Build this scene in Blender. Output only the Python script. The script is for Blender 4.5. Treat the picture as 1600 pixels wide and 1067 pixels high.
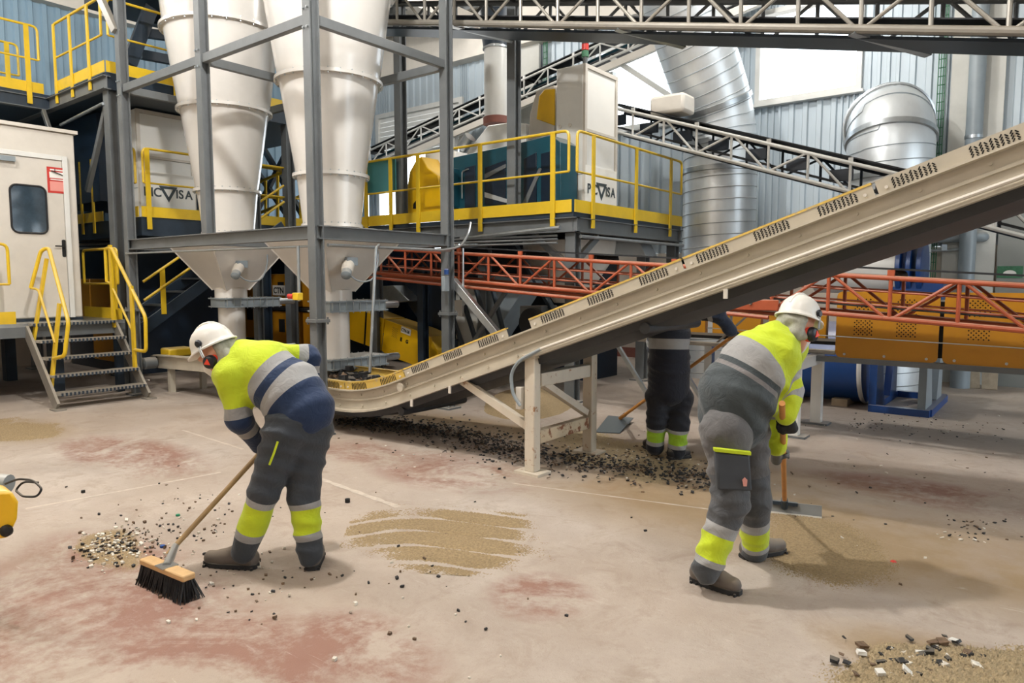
import bpy, bmesh, math, random
import numpy as np
from mathutils import Vector, Matrix
random.seed(7)
for o in list(bpy.data.objects): bpy.data.objects.remove(o)
SC = bpy.context.scene
COL = SC.collection

# ------------------------------------------------------------------ camera
F, CX, CY, H = 1100.0, 800.0, 533.5, 1.73
YAW, PIT = math.radians(38.3), math.radians(5.0)
cam = bpy.data.cameras.new('camera'); camo = bpy.data.objects.new('camera', cam); COL.objects.link(camo)
cam.sensor_width = 36.0; cam.lens = 36.0 * F / 1600.0; cam.clip_end = 200
camo.location = (0, 0, H); camo.rotation_euler = (math.pi/2 - PIT, 0, YAW)
SC.camera = camo

# ------------------------------------------------------------------ sky, lamps, exposure
wd = bpy.data.worlds.new('sky'); SC.world = wd; wd.use_nodes = True
wd.node_tree.nodes['Background'].inputs[0].default_value = (0.82, 0.92, 1.0, 1)
wd.node_tree.nodes['Background'].inputs[1].default_value = 7.0
SC.view_settings.view_transform = 'Standard'; SC.view_settings.look = 'None'
SC.view_settings.gamma = 1.0; SC.view_settings.use_curve_mapping = False
SC.view_settings.exposure = -0.4
def lamp(loc, power, size, col=(1.0, 0.975, 0.94)):
    l = bpy.data.lights.new('high_bay_lamp', 'POINT'); l.shadow_soft_size = size/2; l.energy = power; l.color = col
    o = bpy.data.objects.new('high_bay_lamp', l); COL.objects.link(o); o.location = loc
    return o
LAMPS = [(-4.4, 2.7, 7.3, 1650, .3), (-9.4, .8, 7.3, 800, .5), (1.4, 2.4, 7.3, 420, .5), (-4.5, -4.0, 7.3, 420, .5),
         (-4.0, 10.2, 7.4, 600, .5), (-11.5, 10.4, 7.9, 460, .5), (-14.2, 1.6, 7.3, 320, .5)]
for x, y, z, p, s in LAMPS: lamp((x, y, z), p, s)

# ------------------------------------------------------------------ helpers
def ray(px, py):
    x = (px-CX)/F; y = -(py-CY)/F
    f = math.cos(PIT)+y*math.sin(PIT); u = -math.sin(PIT)+y*math.cos(PIT)
    return Vector((x*math.cos(YAW)-f*math.sin(YAW), x*math.sin(YAW)+f*math.cos(YAW), u))
CAMP = Vector((0, 0, H))
def atz(px, py, z=0.0): d = ray(px, py); return CAMP+d*((z-H)/d.z)
def atx(px, py, X): d = ray(px, py); return CAMP+d*(X/d.x)
def aty(px, py, Y): d = ray(px, py); return CAMP+d*(Y/d.y)
FWD = Vector((-math.sin(YAW), math.cos(YAW), 0)); RGT = Vector((math.cos(YAW), math.sin(YAW), 0)); UP = Vector((0, 0, 1))
def atd(px, py, d): r = ray(px, py); return CAMP+r*(d/r.dot(FWD))

def srgb(*c):
    out = []
    for v in c:
        v = v/255.0
        out.append(v/12.92 if v <= .04045 else ((v+.055)/1.055)**2.4)
    return tuple(out)+(1.0,)
MATS = {}
def mat(name, col, rough=.5, metal=0.0, var=.12, scale=3.0, bump=0.0, bscale=60, dust=0.0, dustcol=(196, 182, 160), stretch=None, wear=None, wearcol=(120, 80, 50), coat=0.0, spec=.5):
    m = bpy.data.materials.new(name); m.use_nodes = True; nt = m.node_tree; N = nt.nodes; L = nt.links
    b = N['Principled BSDF']; b.inputs['Roughness'].default_value = rough; b.inputs['Metallic'].default_value = metal
    b.inputs['Specular IOR Level'].default_value = spec
    if coat: b.inputs['Coat Weight'].default_value = coat; b.inputs['Coat Roughness'].default_value = .15
    c = srgb(*col)
    geo = N.new('ShaderNodeNewGeometry')
    vec = geo.outputs['Position']
    if stretch:
        mp = N.new('ShaderNodeMapping'); mp.inputs['Scale'].default_value = stretch; L.new(vec, mp.inputs['Vector']); vec = mp.outputs[0]
    no = N.new('ShaderNodeTexNoise'); no.inputs['Scale'].default_value = scale; no.inputs['Detail'].default_value = 6; no.inputs['Roughness'].default_value = .65
    L.new(vec, no.inputs['Vector'])
    ramp = N.new('ShaderNodeValToRGB'); e = ramp.color_ramp.elements
    e[0].position = .3; e[1].position = .7
    e[0].color = tuple(v*(1-var) for v in c[:3])+(1,); e[1].color = tuple(min(1, v*(1+var)) for v in c[:3])+(1,)
    L.new(no.outputs['Fac'], ramp.inputs[0]); out = ramp.outputs[0]
    def mix(fac, a, bcol):
        x = N.new('ShaderNodeMix'); x.data_type = 'RGBA'; L.new(fac, x.inputs[0]); L.new(a, x.inputs[6]); x.inputs[7].default_value = bcol; return x.outputs[2]
    if wear:
        n2 = N.new('ShaderNodeTexNoise'); n2.inputs['Scale'].default_value = 9; n2.inputs['Detail'].default_value = 8; n2.inputs['Roughness'].default_value = .7
        L.new(geo.outputs['Position'], n2.inputs['Vector'])
        r2 = N.new('ShaderNodeMapRange'); r2.inputs[1].default_value = wear; r2.inputs[2].default_value = wear+.06; L.new(n2.outputs['Fac'], r2.inputs[0])
        out = mix(r2.outputs[0], out, srgb(*wearcol))
    if dust:
        sx = N.new('ShaderNodeSeparateXYZ'); L.new(geo.outputs['Normal'], sx.inputs[0])
        r3 = N.new('ShaderNodeMapRange'); r3.inputs[1].default_value = .25; r3.inputs[2].default_value = .95; r3.inputs[4].default_value = dust; L.new(sx.outputs[2], r3.inputs[0])
        out = mix(r3.outputs[0], out, srgb(*dustcol))
    L.new(out, b.inputs['Base Color'])
    if bump:
        n3 = N.new('ShaderNodeTexNoise'); n3.inputs['Scale'].default_value = bscale; n3.inputs['Detail'].default_value = 4; L.new(vec, n3.inputs['Vector'])
        bp = N.new('ShaderNodeBump'); bp.inputs['Strength'].default_value = bump; bp.inputs['Distance'].default_value = .01; L.new(n3.outputs['Fac'], bp.inputs['Height']); L.new(bp.outputs[0], b.inputs['Normal'])
    MATS[name] = m; return m
mat('beige', (184, 176, 160), .5, var=.1, dust=.5, wear=.68, wearcol=(126, 106, 82), coat=.1)
mat('cream', (208, 202, 192), .45, var=.06, dust=.3)
mat('silo', (212, 209, 204), .22, var=.06, scale=1.5, dust=.6, wear=.72, wearcol=(160, 132, 96), coat=.4)
mat('steel', (102, 106, 108), .45, var=.14, dust=.6, dustcol=(190, 180, 165))
mat('dark_steel', (34, 48, 62), .45, var=.2, dust=.6, dustcol=(120, 125, 125))
mat('galv', (176, 182, 186), .32, .85, var=.14, scale=6, dust=.25)
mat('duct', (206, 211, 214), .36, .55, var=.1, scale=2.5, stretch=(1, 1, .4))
mat('yellow', (218, 182, 36), .4, var=.1, dust=.45, wear=.72, wearcol=(120, 100, 40))
mat('yellow_trim', (204, 172, 84), .5, var=.15, dust=.35, wear=.56, wearcol=(176, 160, 128))
mat('ochre', (186, 128, 24), .4, var=.08, scale=2, dust=.4)
mat('machine_yellow', (232, 184, 12), .35, var=.06, dust=.35)
mat('orange', (174, 84, 52), .45, var=.12, dust=.75, dustcol=(190, 156, 134), wear=.66, wearcol=(120, 70, 56))
mat('rubber', (26, 28, 32), .65, var=.25, dust=.35, dustcol=(140, 130, 115))
mat('rubber_grey', (44, 46, 50), .55, var=.2)
mat('teal', (18, 70, 84), .4, var=.15, dust=.3)
mat('teal_light', (64, 132, 136), .45, var=.06)
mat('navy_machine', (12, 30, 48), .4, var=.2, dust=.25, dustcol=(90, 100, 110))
mat('blue', (24, 66, 128), .35, var=.08, dust=.35)
mat('white_paint', (220, 220, 216), .35, var=.05, dust=.3)
mat('truss_white', (206, 206, 202), .4, var=.08, dust=.3)
mat('truss_tan', (150, 146, 138), .4, .35, var=.14, dust=.4)
mat('concrete', (196, 196, 190), .8, var=.07, scale=2, bump=.15)
mat('precast', (206, 194, 180), .8, var=.06, scale=1.5, bump=.1)
mat('panel_grey', (138, 140, 136), .7, var=.08, scale=1.2)
mat('sheet', (178, 190, 198), .5, .1, var=.07, scale=1.2, stretch=(1, 1, .3))
mat('sheet_blue', (134, 160, 178), .5, .1, var=.08, scale=1.2, stretch=(1, 1, .3))
mat('ceiling', (214, 208, 198), .7, var=.06)
mat('green_net', (60, 112, 82), .6, var=.3, scale=20)
mat('black', (14, 15, 17), .5, var=.3)
mat('hole', (9, 9, 10), .9, var=.2)
mat('vent', (150, 116, 48), .6, var=.3, scale=90)
mat('red', (190, 52, 44), .45, var=.08)
mat('white_print', (236, 234, 228), .5, var=.02)
mat('print_dark', (62, 72, 76), .5, var=.05)
mat('glass_dark', (40, 56, 68), .06, var=.5, scale=3, coat=.5)
mat('wood', (196, 160, 112), .6, var=.18, scale=6, stretch=(1, 1, 8))
mat('handle_wood', (182, 124, 60), .5, var=.2, scale=5)
mat('bristle', (22, 24, 28), .55, var=.4, scale=40)
mat('brown_flange', (132, 82, 72), .6, var=.2)
mat('pipe_grey', (134, 144, 150), .4, var=.08, dust=.4)
mat('old_wood', (172, 156, 134), .8, var=.2, scale=6)

class MB:
    def __init__(s): s.v = []; s.f = []; s.m = []; s.mi = 0
    def add(s, vs, fs):
        n = len(s.v); s.v += [tuple(v) for v in vs]
        for f in fs: s.f.append(tuple(i+n for i in f)); s.m.append(s.mi)
        return s
    def box(s, lo, hi):
        (a, b, c), (d, e, f) = lo, hi
        return s.add([(a, b, c), (d, b, c), (d, e, c), (a, e, c), (a, b, f), (d, b, f), (d, e, f), (a, e, f)],
                     [(0, 3, 2, 1), (4, 5, 6, 7), (0, 1, 5, 4), (1, 2, 6, 5), (2, 3, 7, 6), (3, 0, 4, 7)])
    def cbox(s, c, sz): return s.box([c[i]-sz[i]/2 for i in range(3)], [c[i]+sz[i]/2 for i in range(3)])
    def frame(s, a, b, up=None):
        a, b = Vector(a), Vector(b); d = (b-a).normalized(); up = Vector(up) if up else UP
        if abs(d.dot(up)) > .97: up = Vector((0, 1, 0)) if abs(d.y) < .9 else Vector((1, 0, 0))
        x = d.cross(up).normalized(); y = x.cross(d).normalized(); return a, b, d, x, y
    def beam(s, a, b, w, h, up=None, ox=0, oy=0):
        a, b, d, x, y = s.frame(a, b, up); v = []
        for p in (a, b):
            for i, j in ((-1, -1), (1, -1), (1, 1), (-1, 1)): v.append(p+x*(i*w/2+ox)+y*(j*h/2+oy))
        return s.add(v, [(0, 3, 2, 1), (4, 5, 6, 7), (0, 1, 5, 4), (1, 2, 6, 5), (2, 3, 7, 6), (3, 0, 4, 7)][:6])
    def ibeam(s, a, b, w, h, t=.014, up=None):
        s.beam(a, b, w, t, up, 0, h/2-t/2); s.beam(a, b, w, t, up, 0, -h/2+t/2); s.beam(a, b, t, h-2*t, up); return s
    def tube(s, a, b, r, n=10, r2=None, cap=True):
        a, b, d, x, y = s.frame(a, b); r2 = r if r2 is None else r2; v = []
        for p, q in ((a, r), (b, r2)):
            for k in range(n):
                t = 2*math.pi*k/n; v.append(p+(x*math.cos(t)+y*math.sin(t))*q)
        fs = [(k, (k+1) % n, n+(k+1) % n, n+k) for k in range(n)]
        if cap: fs += [tuple(range(n-1, -1, -1)), tuple(range(n, 2*n))]
        return s.add(v, fs)
    def path(s, pts, r, n=8, closed=False, cap=True):
        P = [Vector(p) for p in pts]; m = len(P); R = r if isinstance(r, (list, tuple)) else [r]*m; rings = []; nx = None; v = []
        for i, p in enumerate(P):
            if closed: t = (P[(i+1) % m]-P[i-1])
            else: t = P[min(i+1, m-1)]-P[max(i-1, 0)]
            t.normalize()
            if nx is None:
                nx = t.cross(UP if abs(t.z) < .9 else Vector((1, 0, 0))).normalized()
            else: nx = (nx-t*nx.dot(t)).normalized()
            ny = t.cross(nx)
            for k in range(n):
                a = 2*math.pi*k/n; v.append(p+(nx*math.cos(a)+ny*math.sin(a))*R[i])
        fs = []
        for i in range(m if closed else m-1):
            j = (i+1) % m
            for k in range(n): fs.append((i*n+k, i*n+(k+1) % n, j*n+(k+1) % n, j*n+k))
        if cap and not closed: fs += [tuple(range(n-1, -1, -1)), tuple(range((m-1)*n, m*n))]
        return s.add(v, fs)
    def lathe(s, prof, c, n=32, axis=None, cap=True):
        c = Vector(c); ax = Vector(axis or (0, 0, 1)).normalized()
        x = ax.cross(Vector((0, 1, 0)) if abs(ax.y) < .9 else Vector((1, 0, 0))).normalized(); y = ax.cross(x); v = []
        for r, z in prof:
            for k in range(n):
                t = 2*math.pi*k/n; v.append(c+ax*z+(x*math.cos(t)+y*math.sin(t))*r)
        m = len(prof); fs = []
        for i in range(m-1):
            for k in range(n): fs.append((i*n+k, i*n+(k+1) % n, (i+1)*n+(k+1) % n, (i+1)*n+k))
        if cap: fs += [tuple(range(n-1, -1, -1)), tuple(range((m-1)*n, m*n))]
        return s.add(v, fs)
    def prism(s, poly, off):
        P = [Vector(p) for p in poly]; off = Vector(off); n = len(P)
        v = P+[p+off for p in P]
        return s.add(v, [tuple(range(n-1, -1, -1)), tuple(range(n, 2*n))]+[(i, (i+1) % n, n+(i+1) % n, n+i) for i in range(n)])
    def build(s, name, m, parent=None, bevel=0, ang=35, smooth=True):
        me = bpy.data.meshes.new(name); off = woff(parent)
        me.from_pydata([(v[0]-off[0], v[1]-off[1], v[2]-off[2]) for v in s.v], [], s.f)
        ms = m if isinstance(m, (list, tuple)) else [m]
        for k in ms: me.materials.append(MATS[k] if isinstance(k, str) else k)
        if len(ms) > 1: me.polygons.foreach_set('material_index', s.m)
        bm = bmesh.new(); bm.from_mesh(me); bmesh.ops.recalc_face_normals(bm, faces=bm.faces); bm.to_mesh(me); bm.free()
        if smooth:
            me.shade_smooth(); me.set_sharp_from_angle(angle=math.radians(ang))
        o = bpy.data.objects.new(name, me); COL.objects.link(o)
        if parent: o.parent = parent
        if bevel:
            b = o.modifiers.new('bevel', 'BEVEL'); b.width = bevel; b.segments = 2; b.limit_method = 'ANGLE'; b.angle_limit = math.radians(40)
        return o
OFF = {}
def woff(p):
    o = Vector((0, 0, 0))
    while p is not None: o += p.location; p = p.parent
    return o
def tag(o, label, cat, group=None):
    o['label'] = label; o['category'] = cat
    if group: o['group'] = group
    return o
def thing(name, label, cat, loc=(0, 0, 0), group=None):
    o = bpy.data.objects.new(name, None); o.empty_display_size = .1; COL.objects.link(o); o.location = loc
    return tag(o, label, cat, group)
def struct(o): o['kind'] = 'structure'; return o
def stuff(o): o['kind'] = 'stuff'; return o
def part(name, m, parent, fn, *a, bevel=0, **k):
    b = MB(); getattr(b, fn)(*a, **k); return b.build(name, m, parent, bevel=bevel)
def arc(c, u, w, r, a0, a1, n=5):
    c, u, w = Vector(c), Vector(u), Vector(w)
    return [c+u*(r*math.cos(a0+(a1-a0)*i/n))+w*(r*math.sin(a0+(a1-a0)*i/n)) for i in range(n+1)]
def rounded(pts, r=.06, n=3, closed=False):
    P = [Vector(p) for p in pts]; out = []; m = len(P)
    for i in range(m):
        if not closed and i in (0, m-1): out.append(P[i]); continue
        a, b, c = P[i-1], P[i], P[(i+1) % m]
        u, w = (a-b), (c-b); q = min(r, u.length*.45, w.length*.45); u.normalize(); w.normalize()
        s, e = b+u*q, b+w*q
        for k in range(n+1):
            t = k/n; out.append(s*(1-t)**2+b*2*t*(1-t)+e*t*t)
    return out
def text(body, size, m, parent, origin, xdir, ydir, depth=.004, bold=0.0, align='LEFT', name='lettering', sx=1.0):
    cu = bpy.data.curves.new('t', 'FONT'); cu.body = body; cu.size = size; cu.extrude = depth; cu.offset = bold; cu.align_x = align
    to = bpy.data.objects.new('t', cu); COL.objects.link(to)
    dg = bpy.context.evaluated_depsgraph_get(); me = bpy.data.meshes.new_from_object(to.evaluated_get(dg))
    bpy.data.objects.remove(to); bpy.data.curves.remove(cu)
    x, y = Vector(xdir).normalized(), Vector(ydir).normalized(); z = x.cross(y); off = woff(parent)
    M = Matrix((x*sx, y, z)).transposed().to_4x4(); M.translation = Vector(origin)-off
    me.transform(M); me.name = name; me.materials.clear(); me.materials.append(MATS[m])
    o = bpy.data.objects.new(name, me); COL.objects.link(o); o.parent = parent
    return o
# ================================================================== the setting
def floor_material():
    m = bpy.data.materials.new('floor_concrete'); m.use_nodes = True; nt = m.node_tree; N = nt.nodes; L = nt.links
    b = N['Principled BSDF']; b.inputs['Roughness'].default_value = .55; b.inputs['Specular IOR Level'].default_value = .35
    geo = N.new('ShaderNodeNewGeometry'); pos = geo.outputs['Position']
    def noise(s, d=6, r=.6, vec=None, dist=0):
        n = N.new('ShaderNodeTexNoise'); n.inputs['Scale'].default_value = s; n.inputs['Detail'].default_value = d; n.inputs['Roughness'].default_value = r; n.inputs['Distortion'].default_value = dist
        L.new(vec or pos, n.inputs['Vector']); return n.outputs['Fac']
    def rng(x, a, bb, c=0., d=1.):
        r = N.new('ShaderNodeMapRange'); r.inputs[1].default_value = a; r.inputs[2].default_value = bb; r.inputs[3].default_value = c; r.inputs[4].default_value = d; L.new(x, r.inputs[0]); return r.outputs[0]
    def ma(op, x, y):
        q = N.new('ShaderNodeMath'); q.operation = op
        for i, k in enumerate((x, y)):
            if isinstance(k, (int, float)): q.inputs[i].default_value = k
            else: L.new(k, q.inputs[i])
        return q.outputs[0]
    def mix(f, a, c):
        x = N.new('ShaderNodeMix'); x.data_type = 'RGBA'; L.new(f, x.inputs[0])
        for i, k in ((6, a), (7, c)):
            if isinstance(k, tuple): x.inputs[i].default_value = k
            else: L.new(k, x.inputs[i])
        return x.outputs[2]
    big = noise(.55, 4, .55); mid = noise(1.6, 8, .68); fine = noise(14, 8, .7); grit = noise(120, 3, .6)
    def blob(c, rx, ry, ang=0):          # soft elliptical patch on the ground
        mp = N.new('ShaderNodeMapping'); mp.vector_type = 'TEXTURE'; mp.inputs['Location'].default_value = (c[0], c[1], 0); mp.inputs['Rotation'].default_value = (0, 0, ang); mp.inputs['Scale'].default_value = (rx, ry, 1); L.new(pos, mp.inputs['Vector'])
        ln = N.new('ShaderNodeVectorMath'); ln.operation = 'LENGTH'; L.new(mp.outputs[0], ln.inputs[0])
        return rng(ln.outputs['Value'], .45, 1.15, 1, 0)
    def union(bl):
        u = bl[0]
        for k in bl[1:]: u = ma('MAXIMUM', u, k)
        return u
    base = mix(rng(mid, .3, .7), srgb(158, 145, 134), srgb(190, 180, 170))
    base = mix(rng(big, .35, .7, 0, .6), base, srgb(176, 160, 144))
    base = mix(rng(fine, .58, .72, 0, .3), base, srgb(208, 200, 190))
    dirt = noise(3.2, 9, .74, None, .6); base = mix(rng(dirt, .5, .66, 0, .55), base, srgb(142, 124, 108))
    base = mix(rng(noise(45, 5, .7), .56, .68, 0, .3), base, srgb(132, 114, 98)); base = mix(rng(noise(.35, 3, .5), .45, .62, 0, .45), base, srgb(158, 140, 124))
    def g(px, py): p = atz(px, py); return (p.x, p.y)
    red = union([blob(g(60, 1000), 1.3, 1.0), blob(g(330, 1040), .8, .55), blob(g(560, 1010), .5, .3), blob(g(700, 735), .9, .55), blob(g(560, 705), .6, .4), blob(g(200, 710), 1.3, .5), blob(g(170, 890), .9, .4), blob(g(1010, 770), .5, .35), blob(g(840, 930), .3, .3), blob(g(1450, 770), 1.0, .4)])
    redm = ma('MULTIPLY', rng(red, 0, .7), rng(ma('ADD', ma('MULTIPLY', noise(.9, 8, .72, None, .8), .7), ma('MULTIPLY', fine, .3)), .44, .56))
    base = mix(ma('MULTIPLY', redm, .85), base, srgb(132, 92, 78))
    sand = union([blob(g(1200, 800), 2.4, 1.0), blob(g(1000, 715), 2.4, .7), blob(g(1500, 870), 1.3, .8), blob(g(760, 670), 2.2, .55), blob(g(1480, 1040), .6, .3), blob(g(30, 672), .9, .5), blob(g(1290, 870), .75, .4)])
    sandm = ma('MULTIPLY', sand, rng(ma('ADD', ma('MULTIPLY', mid, .5), ma('MULTIPLY', big, .5)), .3, .5))
    base = mix(ma('MULTIPLY', sandm, .85), base, srgb(146, 124, 92))
    base = mix(rng(grit, .62, .75, 0, .35), base, srgb(120, 104, 86))
    mp = N.new('ShaderNodeMapping'); mp.inputs['Rotation'].default_value = (0, 0, .5); mp.inputs['Scale'].default_value = (1.2, 9, 1); L.new(pos, mp.inputs['Vector'])
    scr = noise(1.5, 9, .75, mp.outputs[0], 1.2)
    base = mix(rng(scr, .62, .7, 0, .4), base, srgb(204, 194, 184))
    L.new(base, b.inputs['Base Color'])
    bp = N.new('ShaderNodeBump'); bp.inputs['Strength'].default_value = .25; bp.inputs['Distance'].default_value = .01
    L.new(ma('ADD', fine, grit), bp.inputs['Height']); L.new(bp.outputs[0], b.inputs['Normal'])
    L.new(rng(mid, .3, .7, .45, .75), b.inputs['Roughness'])
    MATS['floor'] = m
floor_material()
fl = MB(); fl.add([(-45, -30, 0), (30, -30, 0), (30, 45, 0), (-45, 45, 0)], [(0, 1, 2, 3)])
floor = struct(fl.build('floor', 'floor'))
# pale joint lines worn into the slab
def joint(a, b, w):
    a, b = atz(*a), atz(*b); d = (b-a).normalized(); n = Vector((-d.y, d.x, 0))*w/2; k = MB(); v = []
    for i in range(13):
        p = a.lerp(b, i/12); j = n*(1+.35*math.sin(i*2.3)); v += [p+j+UP*.0015, p-j+UP*.0015]
    k.add(v, [(2*i, 2*i+1, 2*i+3, 2*i+2) for i in range(12)]); return k.build('floor_line', 'joint', floor)
mat('joint', (190, 178, 164), .7, var=.16, scale=18)
joint((285, 672), (380, 702), .03); joint((500, 748), (622, 792), .05); joint((40, 795), (345, 738), .035); joint((800, 755), (1140, 800), .02)

ZE = 7.3
def sheet_panel_mesh(w, h, nm):
    """one trapezoidal sheet, w wide along local x, h high, ribs proud towards -y"""
    prof = []; n = 4; p = w/n
    for i in range(n):
        x = i*p; prof += [(x, 0), (x+p*.52, 0), (x+p*.6, -.045), (x+p*.92, -.045)]
    prof.append((w, 0)); v = []; f = []
    for x, y in prof: v += [(x, y, 0), (x, y, h)]
    for i in range(len(prof)-1): f.append((2*i, 2*i+2, 2*i+3, 2*i+1))
    me = bpy.data.meshes.new(nm); me.from_pydata(v, [], f); return me
SHEETS = {}
def sheet_obj(parent, loc, rz, w, h, m):
    key = (round(w, 3), round(h, 3), m)
    if key not in SHEETS:
        me = sheet_panel_mesh(w, h, 'wall_sheet'); me.materials.append(MATS[m]); SHEETS[key] = me
    o = bpy.data.objects.new('wall_sheet', SHEETS[key]); COL.objects.link(o); o.parent = parent; o.location = Vector(loc)-woff(parent); o.rotation_euler = (0, 0, rz); return o
# back wall: precast plinth below, sheets above, openings for windows and the roller door
YB = 14.0; ZP = 2.3
WIN = [(-5.0, -3.1, 5.1, 6.85), (-8.7, -5.55, 5.0, 6.9)]
DOOR = (-15.9, -12.75, 0.0, 6.35)
w = MB()
xs = [-16.5, DOOR[0], DOOR[1], -9, -5.5, -2, 1.5, 5, 8]
for a, b in zip(xs[:-1], xs[1:]):
    if a == DOOR[0]: continue
    w.box((a+.006, YB, 0), (b-.006, YB+.2, ZP))
wall_back = struct(w.build('wall_back', 'precast'))
cols = sorted(set([-16.5+1.0*i for i in range(0, 25)]+[DOOR[0], DOOR[1]]+[k for q in WIN for k in q[:2]]))
for a, b in zip(cols[:-1], cols[1:]):
    if b-a < .02: continue
    mid = (a+b)/2; spans = [(ZP, ZE)]
    for x0, x1, z0, z1 in WIN:
        if x0 < mid < x1: spans = [(ZP, z0), (z1, ZE)]
    if DOOR[0] < mid < DOOR[1]: spans = [(DOOR[3], ZE)]
    for z0, z1 in spans: sheet_obj(wall_back, (a, YB+.02, z0), 0, b-a, z1-z0, 'sheet')
# grey smooth panels low on the right and flat pilasters
for x0, x1, z0, z1, m in ((-.95, .35, 0, 3.6, 'panel_grey'), (.4, 2.6, 0, 3.2, 'panel_grey'), (-1.72, -.98, 0, ZE, 'concrete'), (-10.75, -10.15, 0, ZE, 'concrete')):
    part('wall_pilaster', m, wall_back, 'box', (x0, YB-.12, z0), (x1, YB-.05, z1))
part('eave_beam', 'ceiling', wall_back, 'box', (-16.5, YB-.35, ZE), (8, YB+.2, ZE+1.1))
part('plinth_stripe', 'brown_flange', wall_back, 'box', (-12.7, YB-.015, 0), (8, YB, .22))
for x in (-1.86, -10.95, -9.98):   # green netting strips beside the pilasters
    k = MB()
    for i in range(4): k.box((x-.06+i*.035, YB-.1, 1.5), (x-.045+i*.035, YB-.085, ZE))
    for i in range(40): k.box((x-.06, YB-.1, 1.6+i*.14), (x+.06, YB-.088, 1.615+i*.14))
    k.build('netting_strip', 'green_net', wall_back)
# windows: frame, bars and pane in each opening
gm = bpy.data.materials.new('window_glass'); gm.use_nodes = True; nt = gm.node_tree
nt.nodes.remove(nt.nodes['Principled BSDF']); tr = nt.nodes.new('ShaderNodeBsdfTransparent'); gl = nt.nodes.new('ShaderNodeBsdfGlossy'); mx = nt.nodes.new('ShaderNodeMixShader')
gl.inputs['Roughness'].default_value = .02; mx.inputs[0].default_value = .06; nt.links.new(tr.outputs[0], mx.inputs[1]); nt.links.new(gl.outputs[0], mx.inputs[2]); nt.links.new(mx.outputs[0], nt.nodes['Material Output'].inputs[0]); MATS['glass'] = gm
for i, (x0, x1, z0, z1) in enumerate(WIN):
    k = MB(); t = .09
    k.box((x0, YB-.08, z0), (x1, YB+.12, z0+t)); k.box((x0, YB-.08, z1-t), (x1, YB+.12, z1)); k.box((x0, YB-.08, z0+t), (x0+t, YB+.12, z1-t)); k.box((x1-t, YB-.08, z0+t), (x1, YB+.12, z1-t))
    wf = struct(k.build('window_%d' % (i+1), 'truss_white'))
    part('pane', 'glass', wf, 'box', (x0+t, YB+.03, z0+t), (x1-t, YB+.036, z1-t))
    part('window_sill', 'truss_white', wf, 'box', (x0-.05, YB-.16, z0-.05), (x1+.05, YB-.0, z0))
# roller door, part open
k = MB(); x0, x1 = DOOR[0], DOOR[1]
k.box((x0-.12, YB-.1, 0), (x0, YB+.1, DOOR[3]+.12)); k.box((x1, YB-.1, 0), (x1+.12, YB+.1, DOOR[3]+.12)); k.box((x0, YB-.1, DOOR[3]), (x1, YB+.1, DOOR[3]+.12))
door1 = struct(k.build('door_1', 'truss_white'))
for i in range(9): part('shutter_slat', 'white_paint', door1, 'box', (x0, YB-.03, DOOR[3]-.13*(i+1)+.012), (x1, YB+.01, DOOR[3]-.13*i))
# left wall
wall_left = struct(part('wall_left', 'precast', None, 'box', (-16.7, -6, 0), (-16.5, YB, 1.4)))
for i in range(20): sheet_obj(wall_left, (-16.52, -6+i, 1.4), math.pi/2, 1.0, ZE-1.4, 'sheet_blue')
# roof deck with purlins
rc = MB(); rc.box((-17, -6.2, ZE+1.1), (8, YB+.3, ZE+1.25)); ceiling = struct(rc.build('ceiling', 'ceiling'))
for i in range(21): part('roof_purlin', 'steel', ceiling, 'box', (-17, -5.8+i*.95, ZE+.95), (8, -5.72+i*.95, ZE+1.1))
for x in (-12, -6, 0, 6): part('roof_girder', 'ceiling', ceiling, 'box', (x-.15, -6, ZE+.55), (x+.15, YB-.4, ZE+.95))
part('eave_beam', 'ceiling', ceiling, 'box', (-16.9, -6, ZE-.05), (-16.25, YB-.36, ZE+1.1))

# wall behind the photographer and right wall with an open bay door
wall_front = struct(part('wall_front', 'precast', None, 'box', (-16.7, -6.2, 0), (8, -6, ZE+1.1)))
wall_right = struct(part('wall_right', 'precast', None, 'box', (7.0, -6, 0), (7.2, 6.2, 1.4)))
part('plinth', 'precast', wall_right, 'box', (7.0, 12.2, 0), (7.2, YB, 1.4)); part('eave_beam', 'ceiling', wall_right, 'box', (7.0, -6, ZE), (7.2, YB, ZE+1.1))
for i in range(20):
    y = YB-i
    z0 = 5.0 if 6.2 < y-.5 < 12.2 else 1.4
    sheet_obj(wall_right, (7.02, y, z0), -math.pi/2, 1.0, ZE-z0, 'sheet')
# ================================================================== silo frame
fr = thing('silo_support_frame', 'tall grey steel frame of posts and beams carrying the two white silos', 'steel frame', (-8.75, 5.8, 0))
XF = (-6.5, -8.75, -11.0); YF0, YF1 = 4.77, 6.85
def hpost(x, y, z0, z1, parent, w=.125, m='steel', plate=True, splice=None):
    k = MB(); k.ibeam((x, y, z0), (x, y, z1), w, w, .016, up=(0, 1, 0)); p = k.build('post', m, parent)
    if plate: part('base_plate', m, p, 'cbox', (x, y, z0+.012), (w*1.9, w*1.9, .024))
    if splice:
        q = MB(); q.cbox((x, y, splice), (w*1.5, w*1.5, .035))
        for i in (-1, 1):
            for j in (-1, 1): q.tube((x+i*w*.6, y+j*w*.6, splice-.04), (x+i*w*.6, y+j*w*.6, splice+.04), .012, 6)
        q.build('splice_plate', m, p)
    return p
for x in XF:
    for y in (YF0, YF1):
        mid = (x == XF[1] and y == YF0)
        hpost(x, y, 2.33 if mid else 0, 7.2, fr, plate=not mid, splice=None if mid else 1.28)
def ib(name, a, b, w, h, m, parent):
    k = MB(); k.ibeam(a, b, w, h, .012); return k.build(name, m, parent)
def box_beam(name, a, b, w, h, m, parent): k = MB(); k.beam(a, b, w, h); return k.build(name, m, parent, bevel=.006)
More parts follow.
